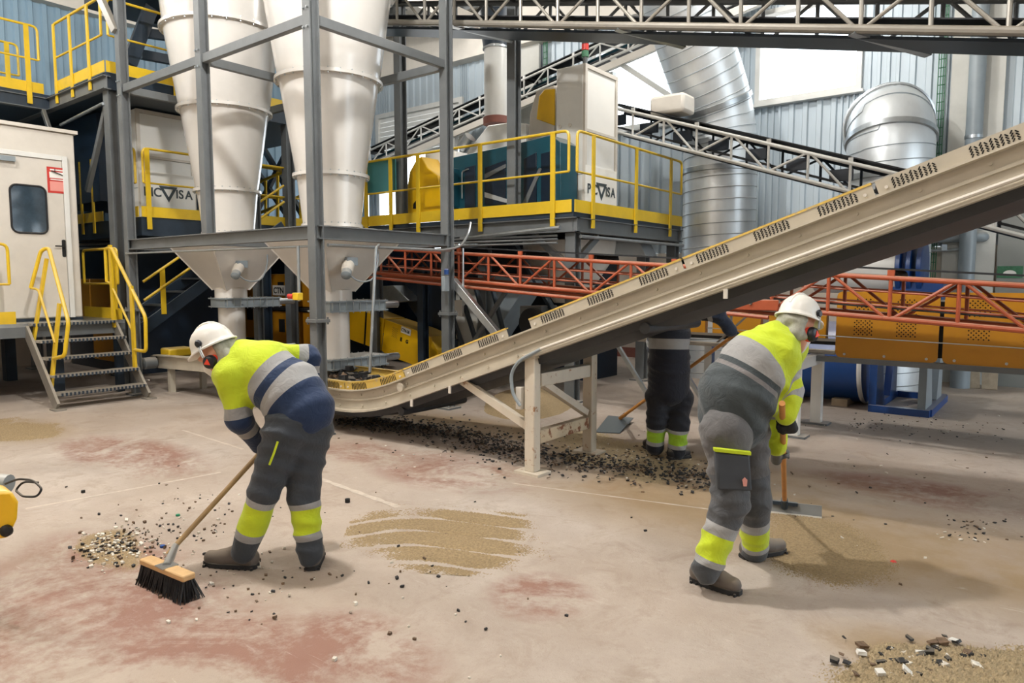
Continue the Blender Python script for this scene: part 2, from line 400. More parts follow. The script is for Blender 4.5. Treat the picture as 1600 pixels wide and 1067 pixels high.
for y in (YF0, YF1):
    ib('lower_beam', (XF[2]-.05, y, 2.25), (XF[0]+.02, y, 2.25), .12, .15, 'steel', fr)
    for a, b in ((XF[2], XF[1]), (XF[1], XF[0])): box_beam('upper_beam', (a+.06, y, 4.5), (b-.06, y, 4.5), .075, .11, 'steel', fr)
    for a, b in ((XF[2], XF[1]), (XF[1], XF[0])): box_beam('upper_beam', (a+.06, y, 6.75), (b-.06, y, 6.75), .075, .11, 'steel', fr)
for x in XF:
    ib('lower_beam', (x, YF0, 2.25), (x, YF1, 2.25), .12, .15, 'steel', fr)
    box_beam('upper_beam', (x, YF0+.06, 4.5), (x, YF1-.06, 4.5), .075, .11, 'steel', fr)
for x in XF:   # bolts at the beam joints of the front row
    for dz in (-.1, .1):
        k = MB()
        for dx in (-.035, .035): k.tube((x+dx, YF0-.06, 4.5+dz), (x+dx, YF0-.085, 4.5+dz), .012, 6)
        k.build('bolt', 'galv', fr)
box_beam('brace', (-11.0, 4.7, 5.3), (-11.75, 4.55, 6.6), .08, .1, 'truss_tan', fr)
box_beam('brace', (-6.5, 6.95, 1.72), (-5.55, 7.1, .75), .1, .1, 'galv', fr)
# conduits clipped to the frame
part('conduit', 'galv', fr, 'path', rounded([(-6.36, 5.55, 2.14), (-6.36, 5.5, 2.1), (-6.33, 5.35, .66)], .05), .018)
part('conduit', 'galv', fr, 'tube', (-6.62, 4.77, 2.1), (-11, 4.7, 2.12), .014)
part('conduit', 'galv', fr, 'tube', (-6.4, 4.85, 2.11), (-6.36, 6.75, 2.11), .02)
part('conduit', 'galv', fr, 'path', rounded([(-6.36, 6.6, 2.11), (-6.3, 6.9, 2.16), (-6.3, 7.05, 2.35), (-6.4, 7.2, 2.5)], .15), .016)
part('conduit', 'galv', fr, 'tube', (-6.36, 7.0, 2.15), (-6.36, 7.0, 1.5), .014)
sw = part('junction_box', 'pipe_grey', fr, 'cbox', (-6.4, 6.7, 1.68), (.06, .09, .2), bevel=.006)
part('switch_cap', 'blue', sw, 'lathe', [(.03, 0), (.032, .06), (.02, .075)], (-6.36, 6.68, 1.8), 12)
cv = part('conduit_valve', 'galv', fr, 'path', [(-6.62, 4.62, 2.1), (-6.62, 4.62, 1.5)], .018)
part('emergency_stop', 'yellow', cv, 'cbox', (-6.62, 4.6, 1.55), (.1, .07, .08), bevel=.006)
part('stop_button', 'red', cv, 'tube', (-6.67, 4.58, 1.55), (-6.73, 4.56, 1.55), .03)

# ================================================================== silos
def silo(x, y, label):
    t = thing('silo', label, 'silo', (x, y, .5), 'white silos in the steel frame'); c = (x, y, 0)
    secs = [((.365, 2.42), (.43, 3.03)), ((.44, 3.07), (.615, 4.20)), ((.63, 4.24), (.795, 5.33)), ((.80, 5.37), (.95, 7.15))]
    for (r0, z0), (r1, z1) in secs:
        k = MB(); k.lathe([(r0, z0), (r1, z1)], c, 56, cap=False); k.build('cone_section', 'silo', t)
    for r, z in ((.39, 2.42), (.485, 3.05), (.675, 4.22), (.855, 5.35)):
        k = MB(); k.lathe([(r-.06, z-.02), (r, z-.02), (r, z+.02), (r-.06, z+.02)], c, 56, cap=False); f = k.build('flange', 'silo', t)
        b = MB(); n = 28
        for i in range(n):
            a = 2*math.pi*i/n; b.tube((x+(r-.022)*math.cos(a), y+(r-.022)*math.sin(a), z-.038), (x+(r-.022)*math.cos(a), y+(r-.022)*math.sin(a), z+.036), .009, 6)
        b.build('flange_bolts', 'galv', f)
    k = MB(); s = .66; q = .39
    top = [(x+q*math.cos(math.pi/4+math.pi/2*i)*1.3, y+q*math.sin(math.pi/4+math.pi/2*i)*1.3, 2.40) for i in range(4)]; bot = [(x+s*a, y+s*b, 2.335) for a, b in ((1, 1), (-1, 1), (-1, -1), (1, -1))]
    k.add(top+bot, [(0, 1, 2, 3)]+[(i, (i+1) % 4, 4+(i+1) % 4, 4+i) for i in range(4)]+[(7, 6, 5, 4)]); k.build('hopper_lid', 'silo', t)
    k = MB(); s2 = .19
    a4 = [(1, 1), (-1, 1), (-1, -1), (1, -1)]
    v = [(x+s*a, y+s*b, 2.30) for a, b in a4]+[(x+s2*a, y+s2*b, 1.58) for a, b in a4]
    k.add(v, [(i, (i+1) % 4, 4+(i+1) % 4, 4+i) for i in range(4)]); hp = k.build('hopper', 'silo', t)
    for a, b in a4: part('hopper_seam', 'silo', hp, 'beam', (x+s*a, y+s*b, 2.30), (x+s2*a, y+s2*b, 1.58), .02, .02)
    part('collar', 'silo', t, 'lathe', [(.235, 1.46), (.235, 1.6), (.2, 1.62)], c, 32)
    part('outlet_pipe', 'silo', t, 'lathe', [(.195, .7), (.195, 1.34)], c, 32)
    for z, nm in ((1.385, 'slide_gate'), (.64, 'slide_gate')):
        g = MB(); g.box((x-.24, y-.24, z-.07), (x+.24, y+.72, z-.05)); g.box((x-.24, y-.24, z+.055), (x+.24, y+.72, z+.075))
        g.box((x-.22, y-.2, z-.05), (x-.2, y+.7, z+.055)); g.box((x+.2, y-.2, z-.05), (x+.22, y+.7, z+.055)); g.box((x-.2, y-.22, z-.05), (x+.2, y-.2, z+.055)); g.box((x-.2, y+.68, z-.05), (x+.2, y+.7, z+.055))
        gg = g.build(nm, 'pipe_grey', t)
        part('gate_cylinder', 'galv', gg, 'tube', (x, y+.7, z), (x, y+1.1, z), .05, 14)
        b = MB()
        for i in range(9):
            for xx in (x-.23, x+.23): b.tube((xx, y-.2+i*.11, z-.085), (xx, y-.2+i*.11, z+.09), .006, 6)
        b.build('gate_bolts', 'galv', gg)
    vb = part('vibrator_motor', 'cream', t, 'lathe', [(.06, 0), (.075, .02), (.075, .16), (.06, .18)], (x+.46, y-.12, 1.93), 16, (.55, -.6, -.55))
    part('vibrator_cap', 'pipe_grey', vb, 'lathe', [(.062, 0), (.062, .08), (.03, .1)], Vector((x+.46, y-.12, 1.93))+Vector((.55, -.6, -.55)).normalized()*.18, 16, (.55, -.6, -.55))
    part('vibrator_bracket', 'pipe_grey', vb, 'cbox', (x+.44, y-.1, 1.96), (.16, .16, .1))
    part('vibrator_cable', 'pipe_grey', vb, 'path', rounded([(x+.56, y-.26, 1.84), (x+.62, y-.1, 1.7), (x+.6, y+.16, 1.72), (x+.55, y+.3, 2.0), (x+.5, y+.3, 2.26)], .12), .011)
    return t
silo(-7.55, 5.8, 'white conical silo standing nearer, its hopper above the tail of the beige conveyor')
s1 = silo(-10.05, 5.8, 'white conical silo farther back, behind the helmet of the broom worker')

# ================================================================== big beige conveyor
YC0, YC1 = 4.95, 5.97
def ctop(X):
    if X < -6.4: return .60
    if X < -5.5: u = (X+6.4)/.9; return .60+.3527*.45*u*u
    return .60+.3527*.45+.3527*(X+5.5)
def cpts(x0, x1, step=.18):
    n = max(1, int(round((x1-x0)/step))); return [(x0+(x1-x0)*i/n, ctop(x0+(x1-x0)*i/n)) for i in range(n+1)]
def cn(X):
    e = .01; dz = (ctop(X+e)-ctop(X-e))/(2*e); l = math.hypot(1, dz); return (-dz/l, 1/l)    # upward normal in xz
def sweep(k, pts, prof):
    m = len(prof); v = []
    for X, Z in pts:
        nx, nz = cn(X)
        for y, n in prof: v.append((X-nx*n, y, Z-nz*n))
    f = [tuple(range(m)), tuple(range((len(pts)-1)*m, len(pts)*m))]
    for i in range(len(pts)-1):
        for j in range(m): f.append((i*m+j, i*m+(j+1) % m, (i+1)*m+(j+1) % m, (i+1)*m+j))
    k.add(v, f); return k
cvr = thing('inclined_conveyor', 'long beige inclined belt conveyor with perforated guards running up to the right', 'conveyor', (-3.7, 5.45, 0))
XA, XB = -7.6, 1.6
for s, y0 in ((1, YC0), (-1, YC1)):
    P = lambda l: [(y0+s*(y-4.95), n) for y, n in l]
    for a, b in ((XA, -5.6), (-5.6, -1.0), (-1.0, XB)):
        k = MB(); sweep(k, cpts(a, b), P([(4.99, .09), (4.915, .09), (4.915, .104), (4.972, .108), (4.972, .19), (4.955, .195), (4.955, .213), (4.972, .218), (4.972, .31), (4.90, .315), (4.90, .335), (4.99, .335)]))
        k.build('side_channel', 'beige', cvr)
segs = [(-7.5, -6.3), (-6.28, -5.35), (-5.33, -3.98), (-3.72, -2.3), (-2.28, -1.02), (-1.0, .2), (.22, 1.55)]
for s, y0 in ((1, YC0), (-1, YC1)):
    for gi, (a, b) in enumerate(segs):
        P = lambda l: [(y0+s*(y-4.95), n) for y, n in l]
        k = MB(); sweep(k, cpts(a, b, .12), P([(4.945, 0), (4.955, 0), (4.963, .10), (4.953, .10)])); g = k.build('guard_plate', 'yellow_trim' if b < -5.3 else 'beige', cvr)
        if gi <= 4:
            k = MB(); sweep(k, cpts(a, b, .12), P([(4.942, -.003), (4.985, -.003), (4.985, .003), (4.956, .012), (4.942, .012)])); k.build('yellow_edge', 'yellow_trim', g)
        if s < 0: continue
        ng = max(2, int(round((b-a)/.42)))
        sl = MB(); bo = MB()
        for q in range(ng):
            xc = a+(b-a)*(q+.5)/ng
            for c in range(10):
                for r in range(4):
                    u = xc+(c-4.5)*.024; n0 = .024+r*.0165+(.008 if c % 2 else 0); sg = 1 if c % 2 else -1
                    nx, nz = cn(u); tx, tz = nz, -nx; Z = ctop(u); yy = 4.9425+.008*n0/.1
                    pp = []
                    for du, dn in ((-.0105, -.0036), (.0105, -.0036), (.0105, .0036), (-.0105, .0036)):
                        ca, sa = math.cos(sg*.9), math.sin(sg*.9); e = du*ca-dn*sa; h = n0+du*sa+dn*ca
                        pp.append((u+tx*e-nx*h, yy, Z+tz*e-nz*h))
                    sl.prism(pp, (0, .004, 0))
        for q in range(1):
            for xb in (a+.05, b-.05):
                nx, nz = cn(xb); bo.tube((xb-nx*.06, 4.955, ctop(xb)-nz*.06), (xb-nx*.06, 4.94, ctop(xb)-nz*.06), .011, 8)
        sl.build('slot_pattern', 'hole', g); bo.build('guard_bolts', 'cream', g)
k = MB()
for i in range(26):
    xb = XA+.15+i*.35
    nx, nz = cn(xb)
    for n in (.15, .27): k.tube((xb-nx*n, 4.975, ctop(xb)-nz*n), (xb-nx*n, 4.955, ctop(xb)-nz*n), .012, 8)
k.build('channel_bolts', 'beige', cvr)
k = MB(); sweep(k, cpts(XA, XB), [(YC0+.06, .12), (YC0+.3, .2), (YC1-.3, .2), (YC1-.06, .12), (YC1-.06, .132), (YC1-.3, .212), (YC0+.3, .212), (YC0+.06, .132)]); k.build('carrying_belt', 'rubber', cvr)
k = MB(); sweep(k, cpts(-6.9, XB), [(YC0+.03, .335), (YC1-.03, .335), (YC1-.05, .40), (YC1-.3, .42), (YC0+.3, .42), (YC0+.05, .40)]); k.build('return_belt', 'rubber_grey', cvr)
part('end_plate', 'beige', cvr, 'box', (XA-.02, YC0, .22), (XA, YC1, .6))
for X in (-5.4, -2.6, .2): part('return_roller', 'rubber_grey', cvr, 'tube', (X, YC0+.02, ctop(X)-.43), (X, YC1-.02, ctop(X)-.43), .045, 14)
# cable tube along the channel and its loop by the leg
part('cable_tube', 'cream', cvr, 'path', [(X, 4.895, ctop(X)-.31) for X in np.linspace(-3.55, 1.5, 20)], .014)
part('cable_loop', 'pipe_grey', cvr, 'path', rounded([(-3.55, 4.9, ctop(-3.55)-.31), (-3.78, 4.88, 1.02), (-3.86, 4.87, .9), (-3.84, 4.87, .72), (-3.76, 4.88, .62)], .1, 4), .016)
part('cable_box', 'cream', cvr, 'cbox', (-3.8, 4.93, .68), (.06, .06, .2), bevel=.005)
for X in (-5.15, -1.92, -4.62):
    nx, nz = cn(X); part('cable_clip', 'cream', cvr, 'cbox', (X, 4.885, ctop(X)-.39), (.03, .012, .07))
pv = MB(); xx = -5.36; nx, nz = cn(xx); pv.tube((xx, 4.97, ctop(xx)-.18), (xx, 4.92, ctop(xx)-.18), .045, 18); pv.build('bearing_boss', 'beige', cvr)
# legs
mat('leg_cream', (202, 192, 176), .5, var=.08, dust=.3, wear=.6, wearcol=(150, 106, 70))
ztop = ctop(-3.7)-.37
for y in (4.98, 5.94):
    zt = ztop+.02
    l = part('leg', 'leg_cream', cvr, 'box', (-3.755, y-.05, .02), (-3.645, y+.05, zt), bevel=.01)
    part('foot_plate', 'leg_cream', l, 'cbox', (-3.7, y, .012), (.27, .2, .024))
    part('saddle', 'leg_cream', l, 'box', (-3.77, y-.06, zt), (-3.63, y+.06, zt+.03))
part('cross_beam', 'leg_cream', cvr, 'box', (-3.75, 5.05, .78), (-3.65, 5.87, .9), bevel=.008)
mat('rusty', (196, 178, 150), .6, var=.15, dust=.6, wear=.52, wearcol=(126, 78, 48))
part('cross_beam', 'rusty', cvr, 'box', (-3.74, 5.05, .26), (-3.66, 5.87, .38), bevel=.008)
for y in (4.99, 5.93):
    part('brace', 'leg_cream', cvr, 'beam', (-4.55, y, ctop(-4.55)-.33), (-3.75, y, .42), .06, .07)
part('brace', 'leg_cream', cvr, 'beam', (-3.7, 5.1, .82), (-3.7, 5.86, .42), .07, .06)
# tail stand
for y in (5.05, 5.87):
    part('leg', 'rubber', cvr, 'box', (-6.9, y-.05, 0), (-6.78, y+.05, .3))

# ================================================================== lattice belt conveyors
def lattice(name, label, Y0, Y1, xa, xb, za, zb, h, pitch, x0, m, mfar, r=.03, rv=.02, belt_up=True, pan=False, flip=0, rails=0, group='lattice belt conveyors'):
    """za/zb: bottom chord height at xa/xb"""
    t = thing(name, label, 'conveyor', (xa, (Y0+Y1)/2, min(za, zb)), group)
    zl = lambda X: za+(zb-za)*(X-xa)/(xb-xa)
    for Y, mm in ((Y0, m), (Y1, mfar)):
        part('chord', mm, t, 'tube', (xa, Y, za), (xb, Y, zb), r, 10)
        part('chord', mm, t, 'tube', (xa, Y, za+h), (xb, Y, zb+h), r, 10)
        n0 = math.ceil((xa-x0)/pitch); n1 = math.floor((xb-x0)/pitch)
        for i in range(n0, n1+1):
            X = x0+i*pitch; z = zl(X); part('lattice_upright', mm, t, 'tube', (X, Y, z), (X, Y, z+h), rv, 8)
            if i < n1:
                X2 = X+pitch; z2 = zl(X2)
                a, b = ((X+.03, Y, z), (X2-.03, Y, z2+h)) if (i+flip) % 2 == 0 else ((X+.03, Y, z+h), (X2-.03, Y, z2))
                part('lattice_diagonal', mm, t, 'tube', a, b, rv*.9, 8)
        for q in range(rails): part('side_rail', mfar, t, 'tube', (xa, Y+.06, za+h*(.3+.35*q)), (xb, Y+.06, zb+h*(.3+.35*q)), .011, 6)
    for i in range(n0, n1+1, 2):
        X = x0+i*pitch; z = zl(X); ro = part('idler_roller', 'rubber', t, 'tube', (X, Y0+.06, z+h+.03), (X, Y1-.06, z+h+.03), .045, 12)
        part('roller_bracket', m, ro, 'cbox', (X, Y0, z+h+.03), (.06, .03, .09)); part('cross_tie', mfar, t, 'tube', (X, Y0, z), (X, Y1, z), rv*.8, 8)
    if belt_up:
        k = MB(); k.beam((xa, (Y0+Y1)/2, za+h+.085), (xb, (Y0+Y1)/2, zb+h+.085), Y1-Y0-.04, .018); k.build('carrying_belt', 'rubber', t)
        k = MB(); k.beam((xa, (Y0+Y1)/2, za+h*.25), (xb, (Y0+Y1)/2, zb+h*.25), Y1-Y0-.1, .014); k.build('return_belt', 'rubber', t)
    if pan:
        k = MB(); ym = (Y0+Y1)/2
        k.beam((xa, ym, za-.05), (xb, ym, zb-.05), Y1-Y0-.2, .03); k.build('belly_pan', 'dark_steel', t)
    return t
lo = lattice('lattice_conveyor', 'orange lattice belt conveyor crossing behind the beige conveyor', 7.3, 7.95, -9.0, 1.2, 1.73+.068*2.08, 1.31-.068*1.5, .375, .541, -6.71, 'orange', 'orange', r=.025, rv=.018, rails=2)
for Y in (7.3, 7.95): part('cable_duct', 'orange', lo, 'tube', (-9.0, Y-.03, 1.80), (-2.4, Y-.03, 1.345), .022, 8)
jp = part('joint_plate', 'orange', lo, 'box', (-2.75, 7.255, 1.415), (-2.3, 7.275, 1.53), bevel=.01)
for X in (-2.68, -2.58): part('plate_bolt', 'galv', jp, 'tube', (X, 7.26, 1.49), (X, 7.235, 1.49), .016, 8)
zt = lambda X: 3.79-.2275*(X+.41)
lt = lattice('lattice_conveyor', 'grey tubular lattice conveyor hanging across the top of the hall', 7.4, 8.06, -8.9, 1.5, zt(-8.9), zt(1.5), .46, .576, -6.28, 'truss_tan', 'steel', r=.042, rv=.022, pan=True, flip=0)
for X in (-6.9, -4.3, -1.75, .4):
    part('hanger_bar', 'galv', lt, 'beam', (X, 7.4, zt(X)-.03), (X+.55, 8.06, zt(X+.55)-.05), .09, .05)
zs = lambda X: 3.91-.345*(X+5.26)
ls = lattice('lattice_conveyor', 'silver lattice conveyor sloping down to the right from the white cabinet', 10.6, 11.25, -6.35, .9, zs(-6.35), zs(.9), .385, .562, -5.26, 'truss_white', 'dark_steel', r=.028, rv=.02, flip=1)
for i in range(10):
    X = -6.2+i*.6; part('guide_shoe', 'navy_machine', ls, 'cbox', (X, 10.75, zs(X)+.2), (.3, .08, .16))
part('drive_cover', 'cream', ls, 'box', (-5.55, 10.65, zs(-5.3)+.48), (-4.95, 11.1, zs(-5.3)+.78), bevel=.05)
zr = lambda X: 4.98+.186*(X+14.59)
lr = lattice('lattice_conveyor', 'white lattice conveyor with dark belly climbing in front of the roller door', 12.95, 13.5, -15.6, -4.6, zr(-15.6), zr(-4.6), .37, .66, -14.5, 'truss_white', 'truss_white', r=.026, rv=.019, flip=1)
k = MB(); k.beam((-15.6, 13.42, zr(-15.6)+.24), (-4.6, 13.42, zr(-4.6)+.24), .03, .2); k.build('side_sheet', 'teal', lr)
k = MB(); k.beam((-15.6, 12.95, zr(-15.6)-.16), (-4.6, 12.95, zr(-4.6)-.16), .05, .14); k.build('cover_strip', 'cream', lr)
for X in (-12.1, -7.9):
    part('leg', 'truss_white', lr, 'box', (X-.07, 12.95, 0), (X+.07, 13.09, zr(X)-.1)); part('leg', 'truss_white', lr, 'box', (X-.07, 13.35, 0), (X+.07, 13.49, zr(X)-.1))
part('brace', 'truss_white', lr, 'beam', aty(955, 90, 13.1), aty(1055, 155, 13.1), .12, .1)
# ================================================================== railings, platforms, cabins
def railing(t, a, b, zd, posts, h=1.1, mid=.55, r=.021, ends=(1, 1), m='yellow', toe=True, gapA=.05, gapB=.05):
    """handrail loop between ground points a and b on a deck at height zd; posts = fractions"""
    a, b = Vector((a[0], a[1], zd)), Vector((b[0], b[1], zd)); d = (b-a); L = d.length; d.normalize(); n = Vector((d.y, -d.x, 0))
    A, B = a+d*gapA, b-d*gapB
    loop = []
    loop += [A+UP*mid, A+UP*h] if ends[0] else [A+UP*h]
    loop += [B+UP*h, B+UP*mid] if ends[1] else [B+UP*h]
    part('handrail', m, t, 'path', rounded(loop, .09, 4), r, 8)
    part('mid_rail', m, t, 'tube', A+UP*mid, B+UP*mid, r*.8, 8)
    for f in posts:
        p = a.lerp(b, f); k = MB(); k.beam(p-UP*.2+n*.02, p+UP*(h-.01)+n*.02, .075, .02, up=n); k.build('rail_post', m, t)
    if toe:
        k = MB(); k.beam(a+UP*.085, b+UP*.085, .012, .17); k.build('toe_board', m, t)
def frac(v, a, b): return (v-a)/(b-a)

# --- sorting platform on the right with its columns
ZD = 2.66
sp = thing('sorting_platform', 'steel platform with yellow railing carrying the white sorter cabinet', 'platform', (-7.5, 9.5, 0))
part('deck', 'dark_steel', sp, 'box', (-9.95, 8.2, ZD-.06), (-5.4, 11.6, ZD))
for a, b in (((-9.95, 8.22, ZD-.17), (-5.35, 8.22, ZD-.17)), ((-5.42, 8.2, ZD-.17), (-5.42, 11.6, ZD-.17)), ((-9.95, 11.52, ZD-.17), (-5.35, 11.52, ZD-.17)), ((-7.6, 8.2, ZD-.17), (-7.6, 11.6, ZD-.17))):
    ib('deck_beam', a, b, .14, .2, 'steel', sp)
for i in range(8): ib('joist', (-9.9, 8.5+i*.42, ZD-.13), (-5.5, 8.5+i*.42, ZD-.13), .07, .1, 'dark_steel', sp)
for x, y in ((-5.47, 8.3), (-5.47, 11.45), (-9.6, 8.3), (-7.6, 8.9), (-5.75, 10.9)): hpost(x, y, 0, ZD-.28, sp, .16)
box_beam('knee_brace', (-5.47, 8.4, 2.0), (-5.47, 8.95, 2.36), .07, .09, 'steel', sp)
box_beam('knee_brace', (-5.57, 8.3, 1.95), (-6.15, 8.3, 2.38), .07, .09, 'steel', sp)
box_beam('cross_brace', (-5.55, 8.35, .9), (-6.9, 8.8, 2.3), .09, .06, 'dark_steel', sp)
for px in (628, 803):
    p = aty(px, 338, 8.38); hpost(p.x, 8.38, ZD, 7.2, sp, .15, plate=True)
xs = [aty(px, 320, 8.2).x for px in (656, 753, 866)]
railing(sp, (-9.95, 8.18), (-5.42, 8.18), ZD, [.06, .2]+[frac(x, -9.95, -5.42) for x in xs], ends=(0, 1))
ys = [atx(px, 320, -5.38).y for px in (925, 992, 1046)]
railing(sp, (-5.38, 8.2), (-5.38, 11.6), ZD, [frac(y, 8.2, 11.6) for y in ys])
part('rail_panel', 'teal_light', sp, 'box', (aty(560, 250, 8.25).x, 8.24, atd(600, 300, 12.1).z), (aty(618, 250, 8.25).x, 8.26, atd(600, 249, 12.1).z))
for i in range(3): part('cable_tray', 'galv', sp, 'tube', (-9.6, 8.05-.02*i, ZD-.3-i*.05), (-5.6, 8.1, ZD-.32-i*.05), .018, 6)
part('conduit', 'galv', sp, 'tube', (-5.35, 8.3, ZD-.33), (-5.35, 11.6, ZD-.33), .025, 8)
part('conduit', 'galv', sp, 'tube', (-7.4, 8.1, ZD-.3), (-5.5, 8.02, ZD-.22), .03, 8)

# --- sorter cabinets with their logo
def logo(parent, X, y0, y1, z, hl):
    W = y1-y0
    def ch(c, f): text(c, hl*1.38, 'print_dark', parent, (X+.004, y0+W*f, z), (0, 1, 0), (0, 0, 1), .003, .004, sx=.92)
    for c, f in (('P', .0), ('I', .135), ('C', .19), ('I', .63), ('S', .69), ('A', .825)): ch(c, f)
    k = MB(); cy = y0+W*.485; w2 = W*.185; zt, zb = z+hl*1.22, z-hl*.55
    o = [(X+.002, cy-w2, zt), (X+.002, cy+w2, zt), (X+.002, cy, zb)]; g = Vector((X+.002, cy, (2*zt+zb)/3))
    i_ = [tuple(g+(Vector(p)-g)*.52) for p in o]
    for a in range(3):
        b = (a+1) % 3; k.prism([o[a], o[b], i_[b], i_[a]], (.006, 0, 0))
    k.build('logo_triangle', 'print_dark', parent)
def cabinet(X, dx, y0, y1, z0, z1, label, tz):
    t = thing('sorter_cabinet', label, 'cabinet', (X-dx/2, (y0+y1)/2, z0), 'white sorter cabinets')
    part('body', 'white_paint', t, 'box', (X-dx, y0, z0), (X-.03, y1, z1), bevel=.012)
    f = .06; zm = z0+(z1-z0)*.58
    for a, b in (((y0, z0), (y0+f, z1)), ((y1-f, z0), (y1, z1)), ((y0+f, z1-f), (y1-f, z1)), ((y0+f, zm-.02), (y1-f, zm+.02))):
        part('door_frame', 'cream', t, 'box', (X-.03, a[0], a[1]), (X+.012, b[0], b[1]))
    part('upper_door', 'white_print', t, 'box', (X-.03, y0+f+.005, zm+.025), (X-.012, y1-f-.005, z1-f-.005))
    lp = part('lower_door', 'white_paint', t, 'box', (X-.03, y0+f+.005, z0), (X-.012, y1-f-.005, zm-.025))
    pl = part('name_plate', 'white_print', t, 'box', (X-.012, y0+.02, tz-.28), (X+.014, y1-.02, tz+.42))
    logo(pl, X+.014, y0+.07, y1-.05, tz, .155*(y1-y0))
    for i, (a, b) in enumerate(((.3, .62), (.65, .62), (.3, .46))):
        part('hinge_knob', 'cream', t, 'tube', (X-dx*a-.1, y0, z0+(z1-z0)*b), (X-dx*a-.1, y0-.02, z0+(z1-z0)*b), .03, 10)
    part('side_seam', 'pipe_grey', t, 'box', (X-dx, y0-.004, z0+(z1-z0)*.29), (X-.03, y0, z0+(z1-z0)*.295))
    part('side_seam', 'pipe_grey', t, 'box', (X-dx*.45, y0-.004, z0), (X-dx*.45+.012, y0, z0+(z1-z0)*.29))
    return t
c2 = cabinet(-5.9, .52, 9.24, 10.22, ZD, 4.98, 'white sorter cabinet on the platform right of the teal machine', 3.06)
st = part('signal_tower', 'steel', c2, 'tube', (-6.0, 9.4, 4.98), (-6.0, 9.4, 5.12), .035, 10)
for i, m in enumerate(('green_net', 'red', 'steel')): part('signal_lens', m, st, 'tube', (-6.0, 9.4, 5.12+i*.1), (-6.0, 9.4, 5.21+i*.1), .055, 14)
# --- machines on the sorting platform
def slab(name, m, parent, pix, Y, dy, bevel=.01): k = MB(); k.prism([aty(px, py, Y) for px, py in pix], (0, dy, 0)); return k.build(name, m, parent, bevel=bevel)
em = thing('eddy_separator', 'dark teal separator machine with sloping top behind the yellow railing', 'machine', (-7.3, 9.4, ZD))
slab('housing', 'teal', em, [(708, 333), (708, 246), (735, 240), (800, 226), (860, 211), (876, 222), (876, 333)], 8.75, .45)
for pix in ([(726, 330), (726, 262), (742, 258), (742, 330)], [(757, 320), (757, 262), (790, 250), (790, 320)], [(818, 325), (818, 248), (838, 238), (838, 325)], [(845, 325), (845, 240), (862, 236), (862, 325)]):
    slab('recess_panel', 'navy_machine', em, pix, 8.735, .02, .004)
for pix in ([(757, 272), (790, 256), (790, 262), (757, 280)], [(816, 318), (842, 262), (846, 264), (822, 322)]): slab('stiffener', 'steel', em, pix, 8.72, .02, .003)
part('door_handle', 'galv', em, 'path', rounded([aty(722, 310, 8.72), aty(722, 268, 8.72), aty(732, 264, 8.72)], .03), .012, 6)
part('silver_sheet', 'duct', em, 'prism', [aty(757, 300, 8.73), aty(795, 312, 8.73), aty(795, 318, 8.73), aty(757, 308, 8.73)], (0, .012, 0))  # thin silver metal strip across the housing front
hd = thing('extraction_hood', 'white duct and hood rising above the teal separator', 'duct', (-7.6, 9.6, ZD+.9))
p0, p1 = aty(776, 186, 9.9), aty(776, 62, 9.9)
hp_ = part('duct_pipe', 'white_paint', hd, 'tube', p0, (p0.x, p0.y, p1.z), .22, 28)
part('duct_flange', 'brown_flange', hd, 'lathe', [(.24, -.1), (.24, .02), (.22, .03)], p0, 28)
part('duct_rim', 'galv', hp_, 'lathe', [(.245, 0), (.245, .03)], (p0.x, p0.y, aty(776, 78, 9.9).z), 28)
part('duct_elbow', 'dark_steel', hd, 'tube', (p0.x, p0.y, aty(776, 77, 9.9).z), (p0.x-.05, p0.y+.1, p1.z+.5), .23, 20, r2=.36)
slab('hood', 'white_paint', hd, [(722, 246), (762, 196), (800, 190), (822, 193), (822, 226), (760, 243)], 9.5, .7, .02)
part('hood_pipe', 'galv', hd, 'tube', aty(722, 232, 9.3), aty(735, 214, 9.3), .11, 18)
yh = thing('drum_guard', 'yellow sheet metal guard with curved shoulder beside a dark chute', 'machine', (-8.6, 8.9, ZD))
slab('shell', 'machine_yellow', yh, [(636, 336), (636, 292), (640, 268), (650, 250), (658, 244), (668, 262), (684, 274), (696, 336)], 8.55, .8, .015)
slab('notch', 'hole', yh, [(645, 326), (646, 318), (651, 312), (654, 318), (654, 326)], 8.54, .02, 0)
slab('chute_face', 'teal', yh, [(684, 325), (678, 285), (708, 262), (708, 325)], 8.6, .6)
slab('white_liner', 'white_print', yh, [(664, 258), (664, 238), (712, 236), (712, 262), (700, 272), (684, 272)], 8.95, .3, .01)
yg = thing('guarded_casing', 'grey casing with a rounded yellow guard left of the white cabinet', 'machine', (-6.9, 9.4, ZD+.9))
slab('casing', 'cream', yg, [(826, 218), (828, 178), (838, 142), (866, 133), (866, 214)], 9.45, .5)
slab('yellow_guard', 'machine_yellow', yg, [(838, 186), (842, 150), (850, 140), (866, 138), (866, 196)], 9.42, .04, .012)
slab('casing_leg', 'cream', yg, [(828, 320), (826, 216), (850, 218), (850, 320)], 9.9, .3)

